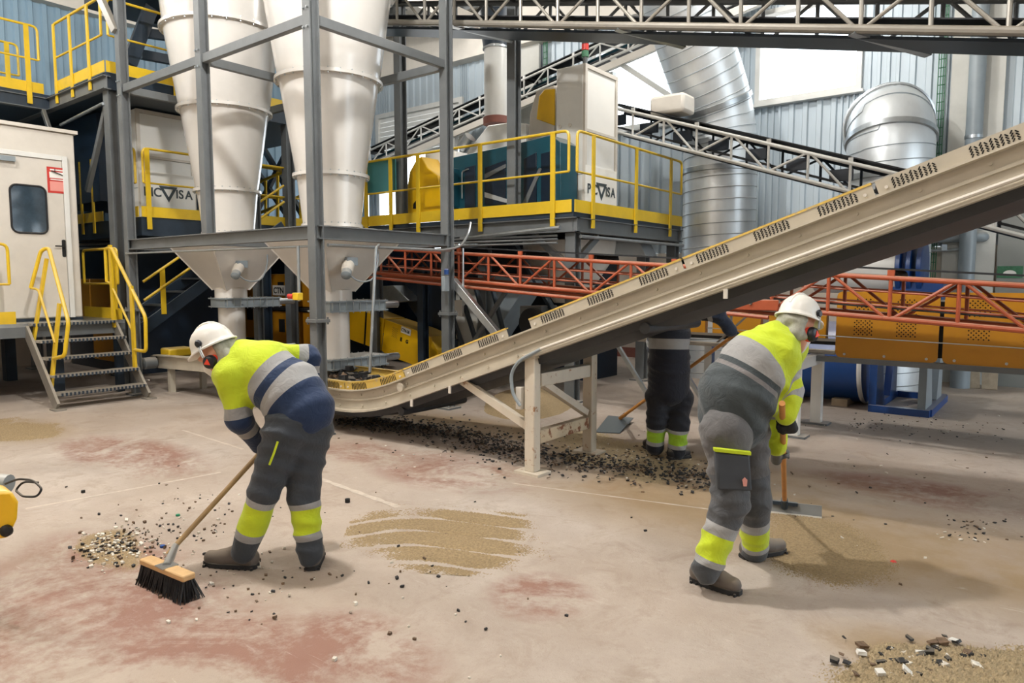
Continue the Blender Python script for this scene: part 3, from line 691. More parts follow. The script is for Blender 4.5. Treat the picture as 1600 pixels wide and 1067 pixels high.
# --- upper left walkway
ZU = 4.9
uw = thing('upper_walkway', 'high walkway with yellow railings under the roof at the top left', 'platform', (-13.5, 4.9, 0))
part('deck', 'dark_steel', uw, 'box', (-16.2, -1.0, ZU-.25), (-14.0, 4.85, ZU)); part('deck', 'dark_steel', uw, 'box', (-16.2, 4.85, ZU-.25), (-11.75, 9.2, ZU))
railing(uw, (-13.98, -.8), (-13.98, atx(66, 100, -13.98).y), ZU, [.2, .5, .74, .96])
railing(uw, (-13.7, 4.83), (-11.75, 4.83), ZU, [frac(aty(px, 100, 4.83).x, -13.7, -11.75) for px in (88, 113, 141)])
railing(uw, (-11.73, 4.85), (-11.73, 9.1), ZU, [.25, .6, .9])
railing(uw, (-15.3, 2.6), (-15.3, atx(33, 90, -15.3).y), ZU, [.3, .9], toe=False)
ib('edge_beam', (-16, 4.84, ZU-.16), (-11.7, 4.84, ZU-.16), .12, .2, 'steel', uw); ib('edge_beam', (-14.02, -1, ZU-.16), (-14.02, 4.84, ZU-.16), .12, .2, 'steel', uw)
hpost(-11.85, 4.95, 0, ZU-.2, uw, .17); hpost(-11.85, 8.1, 0, ZU-.2, uw, .17); hpost(-15.8, 5.0, 0, ZU-.2, uw, .17)
box_beam('brace', (-11.95, 4.95, 4.55), (-12.9, 4.95, 3.2), .07, .09, 'steel', uw); box_beam('brace', (-13.9, 4.7, 4.6), (-13.2, 4.7, 3.6), .06, .08, 'galv', uw)
part('brace_pipe', 'galv', uw, 'tube', (-11.9, 4.85, 4.45), (-13.6, 4.85, 4.35), .025, 8)
part('chute', 'navy_machine', uw, 'box', (-15.6, 5.3, 3.1), (-13.3, 8.4, 4.6))
box_beam('stair_stringer', atx(202, 100, -12.2), atx(236, 12, -12.2), .08, .22, 'dark_steel', uw)
for a, b in (((220, 85), (300, 100)), ((215, 50), (300, 62)), ((225, 28), (300, 40))): box_beam('stair_frame', atx(*a, -12.9), atx(*b, -12.9), .1, .16, 'dark_steel', uw)
part('soffit', 'navy_machine', uw, 'box', (-13.3, 5.2, 6.3), (-11.9, 8.2, 6.45))

# --- lower left platform with the second sorter cabinet
XL = -11.9; ZL = atx(215, 338, XL).z
lp = thing('lower_platform', 'steel platform with yellow railing below the second sorter cabinet, behind the cabin', 'platform', (-13, 6.6, 0))
YL0 = 5.35
part('deck', 'dark_steel', lp, 'box', (-15.0, YL0, ZL-.3), (XL, 9.0, ZL))
railing(lp, (XL+.02, YL0), (XL+.02, 8.8), ZL, [frac(atx(230, 300, XL).y, YL0, 8.8), .55, .8], ends=(1, 0))
railing(lp, (-13.0, YL0-.02), (XL-.05, YL0-.02), ZL, [.4, .72])
railing(lp, (-14.4, YL0-.02), (-13.3, YL0-.02), ZL, [.25, .7])
hpost(-11.98, 7.6, 0, ZL-.3, lp, .18, 'dark_steel'); hpost(-13.4, 5.6, 0, ZL-.3, lp, .18, 'dark_steel')
cabinet(-12.55, .7, 5.62, 6.62, ZL, 4.62, 'white sorter cabinet on the left platform, partly behind the far silo', ZL+.42)
# stair up to it
sx0, sx1 = -11.75, -12.6
sa, sb = (5.25, .95), (7.9, 2.75)
for X in (sx0, sx1): box_beam('stair_stringer', (X, sa[0], sa[1]), (X, sb[0], sb[1]), .03, .2, 'dark_steel', lp)
for i in range(8):
    f = (i+.5)/8; y = sa[0]+(sb[0]-sa[0])*f; z = sa[1]+(sb[1]-sa[1])*f
    part('stair_tread', 'galv', lp, 'box', (sx1, y-.12, z), (sx0, y+.12, z+.03))
for h in (.75, .45): part('stair_rail', 'yellow', lp, 'tube', (sx0+.03, sa[0], sa[1]+h), (sx0+.03, sb[0], sb[1]+h), .022, 8)
for f in (.12, .55): part('rail_post', 'yellow', lp, 'box', (sx0+.01, sa[0]+(sb[0]-sa[0])*f-.04, sa[1]+(sb[1]-sa[1])*f), (sx0+.03, sa[0]+(sb[0]-sa[0])*f+.04, sa[1]+(sb[1]-sa[1])*f+.75))

# --- site cabin with door
cb = thing('site_cabin', 'cream panelled cabin with grey door at the left edge', 'cabin', (-13.3, 3, 0)); XC = -12.0
ye = atx(120, 300, XC).y; zc0 = 1.16; zc1 = 3.93
part('body', 'cream', cb, 'box', (-14.6, .4, zc0), (XC, ye, zc1), bevel=.02)
part('roof_trim', 'cream', cb, 'box', (-14.65, .35, zc1), (XC+.04, ye+.04, zc1+.05))
yr = atx(104, 400, XC).y; zdt = atx(100, 252, XC).z; yl = yr-.95
for a, b in (((yl-.07, zc0), (yl, zdt+.07)), ((yr, zc0), (yr+.07, zdt+.07)), ((yl, zdt), (yr, zdt+.07))): part('door_frame', 'white_paint', cb, 'box', (XC, a[0], a[1]), (XC+.035, b[0], b[1]), bevel=.006)
dr = part('door', 'cream', cb, 'box', (XC, yl+.01, zc0+.02), (XC+.02, yr-.01, zdt-.01))
wy0, wy1, wz0, wz1 = atx(16, 330, XC).y, atx(72, 330, XC).y, atx(45, 364, XC).z, atx(45, 290, XC).z
def rrect(X, a0, a1, b0, b1, r=.09, n=5):
    pts = []
    for cy, cz, t0 in ((a1-r, b1-r, 0), (a0+r, b1-r, 90), (a0+r, b0+r, 180), (a1-r, b0+r, 270)):
        for i in range(n+1): t = math.radians(t0+90*i/n); pts.append(Vector((X, cy+r*math.cos(t), cz+r*math.sin(t))))
    return pts
part('door_window', 'glass_dark', dr, 'prism', rrect(XC+.02, wy0, wy1, wz0, wz1), (.008, 0, 0))
part('window_gasket', 'rubber', dr, 'path', rrect(XC+.03, wy0, wy1, wz0, wz1), .014, 6, closed=True)
hz = atx(95, 388, XC).z; hy = atx(99, 388, XC).y
part('handle_plate', 'black', dr, 'prism', rrect(XC+.02, hy-.025, hy+.025, hz-.13, hz+.13, .02), (.01, 0, 0))
part('door_handle', 'black', dr, 'path', [(XC+.02, hy, hz+.03), (XC+.07, hy, hz+.03), (XC+.075, hy-.13, hz+.03)], .011, 6)
part('door_closer', 'pipe_grey', dr, 'cbox', (XC+.05, atx(6, 252, XC).y, zdt-.06), (.06, .24, .07))
sg = part('warning_sign', 'red', dr, 'box', (XC+.02, atx(73, 282, XC).y, atx(88, 302, XC).z), (XC+.026, atx(102, 282, XC).y, atx(88, 262, XC).z))
y0s, y1s, z0s, z1s = atx(73, 282, XC).y, atx(102, 282, XC).y, atx(88, 302, XC).z, atx(88, 262, XC).z
part('sign_picture', 'white_print', sg, 'box', (XC+.026, y0s+.03, z0s+.22), (XC+.029, y1s-.03, z1s-.07))
mat('pinkish', (226, 150, 140), .5, var=.05)
part('sign_text_block', 'pinkish', sg, 'box', (XC+.026, y0s+.03, z0s+.03), (XC+.029, y1s-.03, z0s+.17))
for i in range(2): part('sign_line', 'white_print', sg, 'box', (XC+.026, y0s+.04, (z1s-.05, z0s+.19)[i]), (XC+.029, y1s-.04, (z1s-.03, z0s+.205)[i]))
k = MB(); cyy = (y0s+y1s)/2; czz = z0s+.3
k.beam((XC+.032, cyy-.07, czz+.02), (XC+.032, cyy+.05, czz-.02), .006, .05, up=(1, 0, 0)); k.beam((XC+.032, cyy+.05, czz-.02), (XC+.032, cyy+.08, czz-.03), .006, .03, up=(1, 0, 0)); k.beam((XC+.032, cyy-.02, czz+.01), (XC+.032, cyy-.02, czz+.06), .006, .012, up=(1, 0, 0)); k.build('camera_pictogram', 'black', sg)
for y in (1.0, 2.6, 4.1): part('cabin_leg', 'dark_steel', cb, 'box', (-12.3, y-.08, 0), (-12.1, y+.08, zc0)); part('cabin_leg', 'dark_steel', cb, 'box', (-14.4, y-.08, 0), (-14.2, y+.08, zc0))
part('cabin_sill', 'dark_steel', cb, 'box', (-14.6, .4, zc0-.22), (XC-.02, ye, zc0))
# --- landing and entrance stair
es = thing('entrance_stair', 'grey steel stair with yellow handrails up to the cabin door', 'stair', (-11.2, 4.1, 0))
ZT = 1.12; YS0, YS1 = 3.52, 4.70; XS1 = -11.47; XS0 = -10.5
part('landing', 'galv', es, 'box', (-12.0, 1.2, ZT-.05), (XS1, 4.84, ZT)); part('side_landing', 'galv', es, 'box', (-13.2, ye+.05, ZT-.05), (-12.0, 4.84, ZT)); part('landing_edge', 'steel', es, 'box', (XS1-.03, 1.2, ZT-.2), (XS1, 4.84, ZT-.05))
for y in (YS0, YS1): k = MB(); k.beam((XS1-.03, y, ZT-.09), (XS0, y, .03), .035, .17); s_ = k.build('stringer', 'truss_tan', es); part('stringer_foot', 'truss_tan', s_, 'cbox', (XS0+.02, y, .01), (.2, .14, .02))
for i in range(5):
    z = ZT*(5-i)/5-.0; x = XS1+(XS0-XS1)*i/5
    t_ = part('tread', 'truss_tan', es, 'box', (x-.02, YS0+.02, z-.035), (x+.22, YS1-.02, z-.005)) if i else part('tread', 'truss_tan', es, 'box', (x-.05, YS0+.02, z-.03), (x+.1, YS1-.02, z+.002))
    k = MB()
    for j in range(22): y = YS0+.06+j*(YS1-YS0-.12)/21; k.box((x+.21 if i else x+.095, y-.012, z-.045), (x+.226 if i else x+.11, y+.012, z-.002))
    stuff(k.build('nosing_teeth', 'dark_steel', t_))
X = lambda px, py, x: atx(px, py, x)
# left rail leans inward, right rail stands upright
part('handrail', 'yellow', es, 'path', rounded([X(48, 450, -11.5), X(64, 391, -11.45), X(76, 387, -11.35), X(107, 503, -10.42), X(101, 556, -10.45), X(84, 560, -10.72)], .06, 4), .026, 10)
part('mid_rail', 'yellow', es, 'path', rounded([X(48, 450, -11.5), X(60, 452, -11.38), X(86, 536, -10.74)], .05, 3), .017, 8)
for a, b in ((X(51, 540, -11.42), X(73, 404, -11.36)), (X(80, 606, -10.78), X(93, 474, -10.74))): k = MB(); k.beam(a, b, .03, .085, up=(1, 0, 0)); k.build('rail_post', 'yellow', es)
yq = YS1-.035; zz = lambda x: 2.21-.945*(x+11.4)
part('handrail', 'yellow', es, 'path', rounded([(-11.62, yq, ZT+.58), (-11.62, yq, 2.21), (-11.4, yq, 2.21), (-10.39, yq, 1.2), (-10.42, yq, .70), (-10.78, yq, .70)], .07, 4), .026, 10)
part('mid_rail', 'yellow', es, 'path', rounded([(-11.62, yq, ZT+.58), (-11.5, yq, ZT+.56), (-10.8, yq, .95)], .05, 3), .017, 8)
for x in (-11.45, -10.8): k = MB(); k.beam((x, yq, zz(x)-1.25), (x, yq, zz(x)), .03, .085, up=(1, 0, 0)); k.build('rail_post', 'yellow', es)
railing(es, (XS1, 1.3), (XS1, atx(14, 430, XS1).y+.05), ZT, [.3, .62])
railing(es, (aty(129, 420, 4.84).x, 4.84), (-11.6, 4.84), ZT, [.92])
part('toe_end', 'yellow', es, 'box', (XS1-.01, YS1-.02, ZT), (XS1+.01, YS1+.1, ZT+.16))
for y in (1.6, 4.75): part('landing_leg', 'dark_steel', es, 'box', (XS1-.12, y-.05, 0), (XS1-.02, y+.05, ZT-.05))

# ================================================================== ducts
def duct(name, label, pts, r, seams):
    t = thing(name, label, 'duct', (pts[0][0], pts[0][1], 0), 'silver spiral ducts')
    P = [Vector(p) for p in pts]
    # resample
    out = [P[0]]
    for a, b in zip(P[:-1], P[1:]):
        n = max(1, int((b-a).length/.12))
        for i in range(1, n+1): out.append(a.lerp(b, i/n))
    for _ in range(6): out = [out[0]]+[(out[i-1]+out[i]*2+out[i+1])/4 for i in range(1, len(out)-1)]+[out[-1]]
    part('duct_shell', 'duct', t, 'path', out, r, 40, cap=False)
    # spiral seam
    acc = 0; hel = []; nx = None
    dense = []
    for a, b in zip(out[:-1], out[1:]):
        for i in range(32): dense.append((a.lerp(b, i/32), (b-a).normalized(), (b-a).length/32))
    ph = 0
    for p, d, l in dense:
        nx = (d.cross(UP if abs(d.z) < .9 else Vector((1, 0, 0))) if nx is None else (nx-d*nx.dot(d))).normalized(); ny = d.cross(nx)
        ph += l/.2*2*math.pi; hel.append(p+(nx*math.cos(ph)+ny*math.sin(ph))*(r+.002))
    part('spiral_seam', 'pipe_grey', t, 'path', hel, .008, 4)
    for i in seams:
        i = int(i*(len(out)-2)); d = (out[i+1]-out[i]).normalized()
        k = MB(); k.lathe([(r+.005, -.05), (r+.03, -.04), (r+.03, .04), (r+.005, .05)], out[i], 40, d, cap=False); k.build('joint_band', 'galv', t)
    return t
q = aty(1124, 300, 12.3); dd = q.dot(FWD)
pts = [(q.x, q.y, 0), (q.x, q.y, 3.9)]+[tuple(atd(px, py, dd-k)) for px, py, k in ((1122, 190, 0), (1112, 150, .1), (1094, 95, .25), (1076, 40, .4), (1058, -20, .6), (1044, -70, .7))]
duct('spiral_duct', 'thick silver spiral duct bending left below the roof, between the two bright windows', pts, .63, (.52, .6, .68))
q = aty(1390, 250, 12.45); ze = atd(1390, 205, q.dot(FWD)).z
pts = [(q.x, q.y, 0), (q.x, q.y, ze-.1)]+[(q.x-.3*.7*(1-math.cos(a)), q.y+.7*(1-math.cos(a)), ze-.1+.36*math.sin(a)) for a in np.linspace(.15, math.pi/2, 7)]+[(q.x-.45, 14.05, ze+.26)]
duct('spiral_duct', 'silver duct elbow turning into the wall beside the flat pilaster', pts, .62, (.62, .72, .82, .9))

# ================================================================== right hand machines
def vents(k, pts_fn, nx, nz, du, dz):
    for i in range(nx):
        for j in range(nz):
            if (i+j) % 2: continue
            k.prism([pts_fn((i-.42)*du, j*dz), pts_fn(i*du, (j-.42)*dz), pts_fn((i+.42)*du, j*dz), pts_fn(i*du, (j+.42)*dz)], (0, .01, 0))
pc = thing('panelled_conveyor', 'conveyor enclosed by ochre sheet panels behind the orange lattice at the right', 'conveyor', (-.6, 8.9, 0))
xb = [aty(1306, 520, 8.6).x, aty(1467, 520, 8.6).x, aty(1474, 520, 8.6).x]
pan = [(xb[0], xb[1]), (xb[2], xb[2]+1.12), (xb[2]+1.15, xb[2]+2.3)]
for a, b in pan:
    k = MB(); r = .06; pts = []
    for cx, cz, t0 in ((b-r, 1.60-r, 0), (a+r, 1.60-r, 90), (a+r, .85+r, 180), (b-r, .85+r, 270)):
        for i in range(5): t = math.radians(t0+90*i/4); pts.append((cx+r*math.cos(t), 8.6, cz+r*math.sin(t)))
    k.prism(pts, (0, .02, 0)); g = k.build('side_panel', 'ochre', pc)
    for f in (.28, .7):
        for z0 in (1.12, 1.36):
            k = MB(); xc = a+(b-a)*f-.09; vents(k, lambda u, w: (xc+u, 8.596, z0+w), 9, 8, .022, .022); stuff(k.build('vent_mesh', 'hole', g))
    for f in (.1, .5, .9): part('panel_bolt', 'galv', g, 'tube', (a+(b-a)*f, 8.6, .89), (a+(b-a)*f, 8.58, .89), .014, 8)
part('bottom_rail', 'steel', pc, 'box', (xb[0]-.2, 8.58, .79), (1.6, 8.68, .85)); part('trough', 'rubber', pc, 'box', (xb[0], 8.66, .9), (1.6, 9.5, 1.5))
part('tension_wire', 'galv', pc, 'tube', (-3.6, 8.56, 1.12), (1.6, 8.56, 1.02), .006, 5)
for z in (1.36, .9): part('guard_rail', 'truss_tan', pc, 'tube', (-4.6, 8.6, z+.02), (xb[0], 8.6, z), .028, 8)
for x in (-4.2, -3.3, -2.5): part('guard_upright', 'truss_tan', pc, 'tube', (x, 8.6, .9), (x, 8.6, 1.38), .018, 8)
for x0 in (-4.3, -3.5, -2.9): part('guard_diagonal', 'truss_tan', pc, 'tube', (x0, 8.62, .92), (x0+.45, 8.62, 1.34), .014, 6)
for a, b in ((-4.5, -3.85), (-3.75, -3.1), (-3.0, -2.3)): part('rear_panel', 'ochre', pc, 'box', (a, 9.1, 1.0), (b, 9.2, 1.3), bevel=.01)
part('open_belt', 'rubber', pc, 'box', (-4.6, 8.66, .98), (xb[0], 9.08, 1.02))
for y in (7.97, 8.87):
    l = part('leg', 'white_paint', pc, 'box', (-2.38, y-.05, .02), (-2.26, y+.05, .8)); part('foot_plate', 'steel', l, 'cbox', (-2.32, y, .012), (.3, .2, .024))
part('leg_beam', 'white_paint', pc, 'box', (-2.37, 7.92, .74), (-2.27, 8.95, .86))
for x in (-4.4, -3.6): part('leg', 'galv', pc, 'box', (x-.05, 8.62, 0), (x+.05, 8.72, .88)); part('leg_brace', 'galv', pc, 'beam', (x, 8.68, .05), (x-.55, 8.68, .8), .05, .05)
part('leg', 'steel', pc, 'box', (1.3, 8.62, 0), (1.42, 8.74, .8))
bd = thing('blue_drum', 'large blue drum lying under the ochre conveyor', 'drum', (-2.7, 10.7, 0))
part('drum_shell', 'blue', bd, 'lathe', [(.5, -.75), (.56, -.72), (.56, .6), (.5, .62)], (-2.75, 10.75, .58), 36, (1, 0, 0))
part('drum_rim', 'white_paint', bd, 'lathe', [(.565, .57), (.58, .6), (.565, .63)], (-2.75, 10.75, .58), 36, (1, 0, 0), cap=False)
for x in (-3.2, -2.4): part('drum_cradle', 'old_wood', bd, 'box', (x-.1, 10.3, 0), (x+.1, 11.2, .1))
bs = thing('blue_stand', 'blue steel machine stand with sloping legs on the floor at the right', 'stand', (-1.65, 11, 0))
for y in (10.15, 11.72): part('base_bar', 'blue', bs, 'box', (-2.0, y-.05, 0), (-1.3, y+.05, .09))
for x in (-1.97, -1.33): part('base_bar', 'blue', bs, 'box', (x-.05, 10.2, 0), (x+.05, 11.67, .09))
for y, s in ((10.2, 1), (11.6, -1)):
    for x in (-1.97, -1.4):
        k = MB(); k.prism([(x-.04, y-.04, .09), (x-.04, y+s*.5, .09), (x-.04, y+s*.22, .98), (x-.04, y-.04, .98)], (.09, 0, 0)); k.build('side_plate', 'blue' if x < -1.5 else 'pipe_grey', bs)
part('top_plate', 'blue', bs, 'box', (-2.02, 10.12, .98), (-1.3, 11.75, 1.03))
bt = thing('wash_tank', 'white and blue barrel machine behind the orange conveyor near the wall', 'tank', (-2.4, 11.6, 0))
zt_ = aty(1380, 420, 11.6).z
part('barrel', 'white_paint', bt, 'lathe', [(.3, -.95), (.36, -.9), (.36, .2), (.3, .22)], (aty(1385, 420, 11.6).x, 11.4, zt_), 32, (1, 0, 0))
for i in range(3): part('barrel_band', 'blue', bt, 'lathe', [(.36, 0), (.38, .01), (.38, .06), (.36, .07)], (aty(1385, 420, 11.6).x+.2+i*.13, 11.4, zt_), 32, (1, 0, 0))
part('tank_stand', 'blue', bt, 'box', (-2.0, 11.15, 1.03), (-1.35, 11.6, zt_-.2))
part('red_pipe', 'red', bt, 'tube', aty(1330, 388, 11.45), aty(1420, 382, 11.45), .07, 14)
part('tank_filler', 'blue', bt, 'box', (aty(1392, 420, 11.4).x, 11.2, zt_-.2), (aty(1418, 420, 11.4).x, 11.6, zt_+.34))
# wall services
wp = thing('wall_pipe', 'grey pipe running along the wall and bending down beside the exit sign', 'pipe', (.0, 13.8, 0))
a, b = aty(1425, 373, 13.8), aty(1535, 373, 13.8); zz_ = a.z
part('pipe_run', 'pipe_grey', wp, 'path', rounded([(a.x-.4, 13.8, zz_), (b.x, 13.8, zz_), (b.x, 13.95, zz_)], .06), .085, 14)
c = aty(1510, 430, 13.78); part('down_pipe', 'pipe_grey', wp, 'tube', (c.x, 13.72, 0), (c.x, 13.72, zz_+4.5), .12, 16)
for z in (1.2, 2.6, 4.0): part('pipe_clamp', 'galv', wp, 'lathe', [(.13, 0), (.13, .05)], (c.x, 13.72, z), 16)
part('thin_conduit', 'galv', wp, 'path', rounded([(a.x-.2, 13.85, zz_-.22), (c.x-.1, 13.85, zz_-.2), (c.x-.1, 13.85, zz_-.2)], .05), .025, 8)
part('clamp_box', 'galv', wp, 'cbox', (aty(1476, 388, 13.85).x, 13.85, zz_-.16), (.08, .06, .1))
e = aty(1578, 425, 13.9)
ex = tag(part('exit_sign', 'green_net', None, 'cbox', (e.x, 13.88, e.z), (.34, .03, .19)), 'small dark green sign with pale emblem on the wall at the far right', 'sign')
k = MB(); k.prism([(e.x+.09*math.cos(t), 13.862, e.z-.03+.06*math.sin(t)) for t in np.linspace(0, math.pi, 9)], (0, .006, 0)); k.build('sign_emblem', 'white_print', ex)
for i, (px, tw) in enumerate(((1522, .16), (1540, .1), (1550, .14))):
    p = aty(px, 612, 13.4); k = MB(); k.beam((p.x, 13.35, .0), (p.x-.12+.04*i, 13.8, 1.5-.15*i), tw, .04, up=(0, -1, .3)); k.build('timber', 'old_wood')
    o = bpy.data.objects[-1] if False else None
for i, o in enumerate([o for o in bpy.data.objects if o.name.startswith('timber')]):
    tag(o, ('dusty timber board leaning on the wall, the one nearest the grey pipe stub', 'narrow timber board leaning on the wall, the middle one of three', 'pale timber board leaning on the wall, the rightmost of three')[i], 'board', 'timber boards against the wall')
gp = aty(1500, 612, 13.4); tag(part('pipe_stub', 'pipe_grey', None, 'lathe', [(.14, 0), (.14, .55), (.16, .56), (.16, .62), (.12, .63)], (gp.x, 13.3, 0), 20), 'grey upright pipe stub on the floor left of the leaning boards', 'pipe')

# ================================================================== back left and centre machinery
om = thing('sorting_line', 'ochre panelled sorting line in the shade behind the silo frame', 'machine', (-12, 8, 0))
part('dark_backing', 'navy_machine', om, 'box', (-16, 8.4, .35), (-10.6, 9.6, 2.3))  # dark block added to fill the dark area behind the panels
for a, b, z0, z1 in ((-15.6, -14.2, .9, 1.9), (-14.1, -13.0, .5, 1.6), (-12.9, -11.9, .45, 1.1), (-12.9, -11.9, 1.2, 1.85), (-11.8, -10.8, .45, 1.1), (-11.8, -10.8, 1.2, 1.7)):
    pnl = part('side_panel', 'ochre', om, 'box', (a, 8.3, z0), (b, 8.42, z1), bevel=.015); part('inspection_hatch', 'hole', pnl, 'box', (a+.3*(b-a), 8.29, z0+.35*(z1-z0)), (a+.5*(b-a), 8.31, z0+.75*(z1-z0)))
part('belt_edge', 'rubber', om, 'box', (-16, 8.25, 1.12), (-10.6, 8.4, 1.18))
for x in (-15, -13, -11): part('leg', 'dark_steel', om, 'box', (x-.08, 8.5, 0), (x+.08, 8.66, .35))
s_ = part('number_sign', 'white_print', om, 'box', (-12.75, 8.27, 1.42), (-12.3, 8.295, 1.62)); text('CTN', .17, 'black', s_, (-12.72, 8.268, 1.46), (1, 0, 0), (0, 0, 1), .002, .003)
cm = thing('yellow_conveyor', 'bright yellow panelled conveyor sloping down behind the near silo outlet', 'conveyor', (-8.3, 8.5, 0))
slab('side_panel', 'machine_yellow', cm, [(535, 482), (572, 487), (600, 498), (595, 548), (540, 528)], 8.35, .5)
p2 = slab('side_panel', 'machine_yellow', cm, [(602, 499), (648, 515), (672, 526), (684, 548), (694, 600), (640, 568), (606, 556), (596, 548)], 8.35, .5)
d_ = (aty(645, 517, 8.34)-aty(627, 510, 8.34)).normalized(); u_ = Vector((-d_.z, 0, d_.x))
s0 = aty(626, 519, 8.335); k = MB(); k.prism([s0, s0+d_*.24, s0+d_*.24+u_*.11, s0+u_*.11], (0, .008, 0)); sgn = k.build('number_sign', 'white_print', cm)
text('CTN-36', .075, 'print_dark', sgn, s0+d_*.012+u_*.028-Vector((0, .002, 0)), d_, u_, .002, .002, sx=.78)
for bx, f in (('E', .0), ('G', .14)): text(bx, .085, 'black', cm, aty(625, 532, 8.345)+d_*f, d_, u_, .003, .004)
for px, py, n, mm in ((612, 515, 7, 9), (590, 506, 4, 9), (609, 543, 5, 5)):
    k = MB(); b0 = aty(px, py+10, 8.345); vents(k, lambda u, w: b0+d_*u+u_*w, n, mm, .02, .02); stuff(k.build('vent_mesh', 'vent', cm))
slab('panel_gap', 'hole', cm, [(571, 486), (573, 487), (570, 541), (568, 540)], 8.34, .02, 0)
for x in (-8.9, -8.0): part('leg', 'dark_steel', cm, 'box', (x, 8.5, 0), (x+.08, 8.58, .75))
# central shaded machinery under the sorting platform
um = thing('under_platform_chutes', 'dark chutes and machinery packed under the sorting platform', 'machine', (-8, 9.8, 0))
part('dark_backing', 'navy_machine', um, 'box', (-13.4, 10.2, 0), (-6.4, 11.2, 2.36))  # added dark backdrop block, keeps the space under the deck dark
part('hopper', 'cream', um, 'lathe', [(.25, 1.35), (.75, 2.1), (.78, 2.36)], (-6.6, 9.9, 0), 28)
slab('blue_grey_chute', 'pipe_grey', um, [(762, 430), (832, 430), (745, 566), (735, 560)], 8.9, .5)
slab('concrete_chute', 'concrete', um, [(706, 446), (752, 440), (740, 560), (700, 540)], 9.2, .3)
slab('dark_chute', 'navy_machine', um, [(612, 440), (700, 440), (700, 540), (668, 520)], 9.0, .4)
slab('metal_tray', 'galv', um, [(585, 448), (614, 446), (640, 470), (600, 474)], 8.7, .4)
slab('white_tray', 'white_paint', um, [(700, 470), (722, 468), (722, 495), (700, 490)], 8.6, .2)
slab('motor_box', 'steel', um, [(812, 505), (812, 478), (846, 478), (846, 520)], 8.3, .4)
part('motor_ring', 'rubber', um, 'lathe', [(.16, 0), (.22, .02), (.22, .1), (.16, .12)], aty(828, 505, 8.2), 24, (0, 1, 0))
for i in range(4): box_beam('strut', aty(690+i*26, 445, 8.8), aty(735+i*22, 575, 8.4), .06, .07, 'dark_steel', um)
box_beam('strut', aty(800, 440, 8.3), aty(716, 572, 8.1), .07, .06, 'steel', um)
hpost(aty(661, 500, 8.15).x, 8.15, 0, 2.35, um, .13, 'dark_steel')
slab('pipe_bundle', 'duct', um, [(930, 372), (1000, 380), (1010, 400), (930, 396)], 10.5, .4)
ry = thing('access_stair', 'yellow handrails and dark cross bracing seen between the two silos', 'stair', (-11, 9, 0))
for a, b in (((396, 205), (478, 345)), ((462, 210), (390, 352)), ((396, 260), (455, 345))): box_beam('cross_brace', aty(*a, 10.0), aty(*b, 10.0), .1, .12, 'dark_steel', ry)
part('handrail', 'yellow', ry, 'path', rounded([aty(385, 258, 9.2), aty(457, 267, 9.2), aty(457, 312, 9.2), aty(385, 304, 9.2)], .1, 4), .03, 8)
for a, b in (((388, 292), (480, 252)), ((388, 340), (480, 302))): part('stair_rail', 'yellow', ry, 'tube', aty(*a, 9.0), aty(*b, 9.0), .035, 8)
for px, y0, y1 in ((415, 282, 360), (434, 268, 352), (470, 300, 355)): part('rail_post', 'yellow', ry, 'beam', aty(px, y0, 9.05), aty(px, y1, 9.05), .07, .03, up=(0, 1, 0))
part('toe_board', 'yellow', ry, 'prism', [aty(395, 340, 9.1), aty(454, 342, 9.1), aty(454, 353, 9.1), aty(395, 352, 9.1)], (0, .02, 0))
part('deck', 'dark_steel', ry, 'box', (aty(395, 340, 9.1).x, 9.1, aty(420, 362, 9.1).z-.1), (aty(470, 340, 9.1).x, 10.5, aty(420, 354, 9.1).z))
for px in (398, 465): q_ = aty(px, 355, 10.2); part('leg', 'dark_steel', ry, 'box', (q_.x-.08, 10.1, 0), (q_.x+.08, 10.26, q_.z))
part('upper_deck', 'dark_steel', ry, 'box', (aty(395, 200, 9.6).x, 9.6, aty(430, 212, 9.6).z), (aty(480, 200, 9.6).x, 10.6, aty(430, 190, 9.6).z))
part('upper_rail', 'yellow', ry, 'path', rounded([aty(455, 236, 9.5), aty(434, 218, 9.5), aty(440, 210, 9.5), aty(468, 210, 9.5)], .05), .03, 8)
# small beige conveyor behind the broom worker
sc = thing('small_conveyor', 'small dusty beige conveyor with motor on the floor behind the broom worker', 'conveyor', (-9.6, 5.4, 0))
for y in (5.15, 5.75):
    k = MB(); k.beam((-11.15, y, .46), (-8.3, y, .56), .03, .2); ch = k.build('side_channel', 'beige', sc)
    part('channel_lip', 'beige', ch, 'beam', (-11.15, y-.02, .56), (-8.3, y-.02, .66), .08, .02)
part('belt', 'rubber', sc, 'beam', (-11.1, 5.45, .52), (-8.3, 5.45, .62), .56, .02)
part('motor', 'steel', sc, 'lathe', [(.07, 0), (.09, .02), (.09, .2), (.05, .24)], (-11.1, 5.12, .45), 16, (0, -1, 0))
part('motor_cover', 'rubber', sc, 'cbox', (-11.2, 5.2, .45), (.2, .2, .2), bevel=.03)
part('motor_cable', 'cream', sc, 'path', rounded([(-11.1, 4.95, .5), (-11.35, 4.9, .58), (-11.5, 4.9, .35), (-11.3, 4.9, .15), (-11, 4.95, .2)], .1), .012, 6)
part('yellow_cover', 'yellow', sc, 'cbox', (-11.0, 5.4, .6), (.3, .4, .14), bevel=.03)
for x in (-10.8, -8.6):
    for y in (5.2, 5.7): part('leg', 'beige', sc, 'box', (x-.04, y-.04, 0), (x+.04, y+.04, .42))
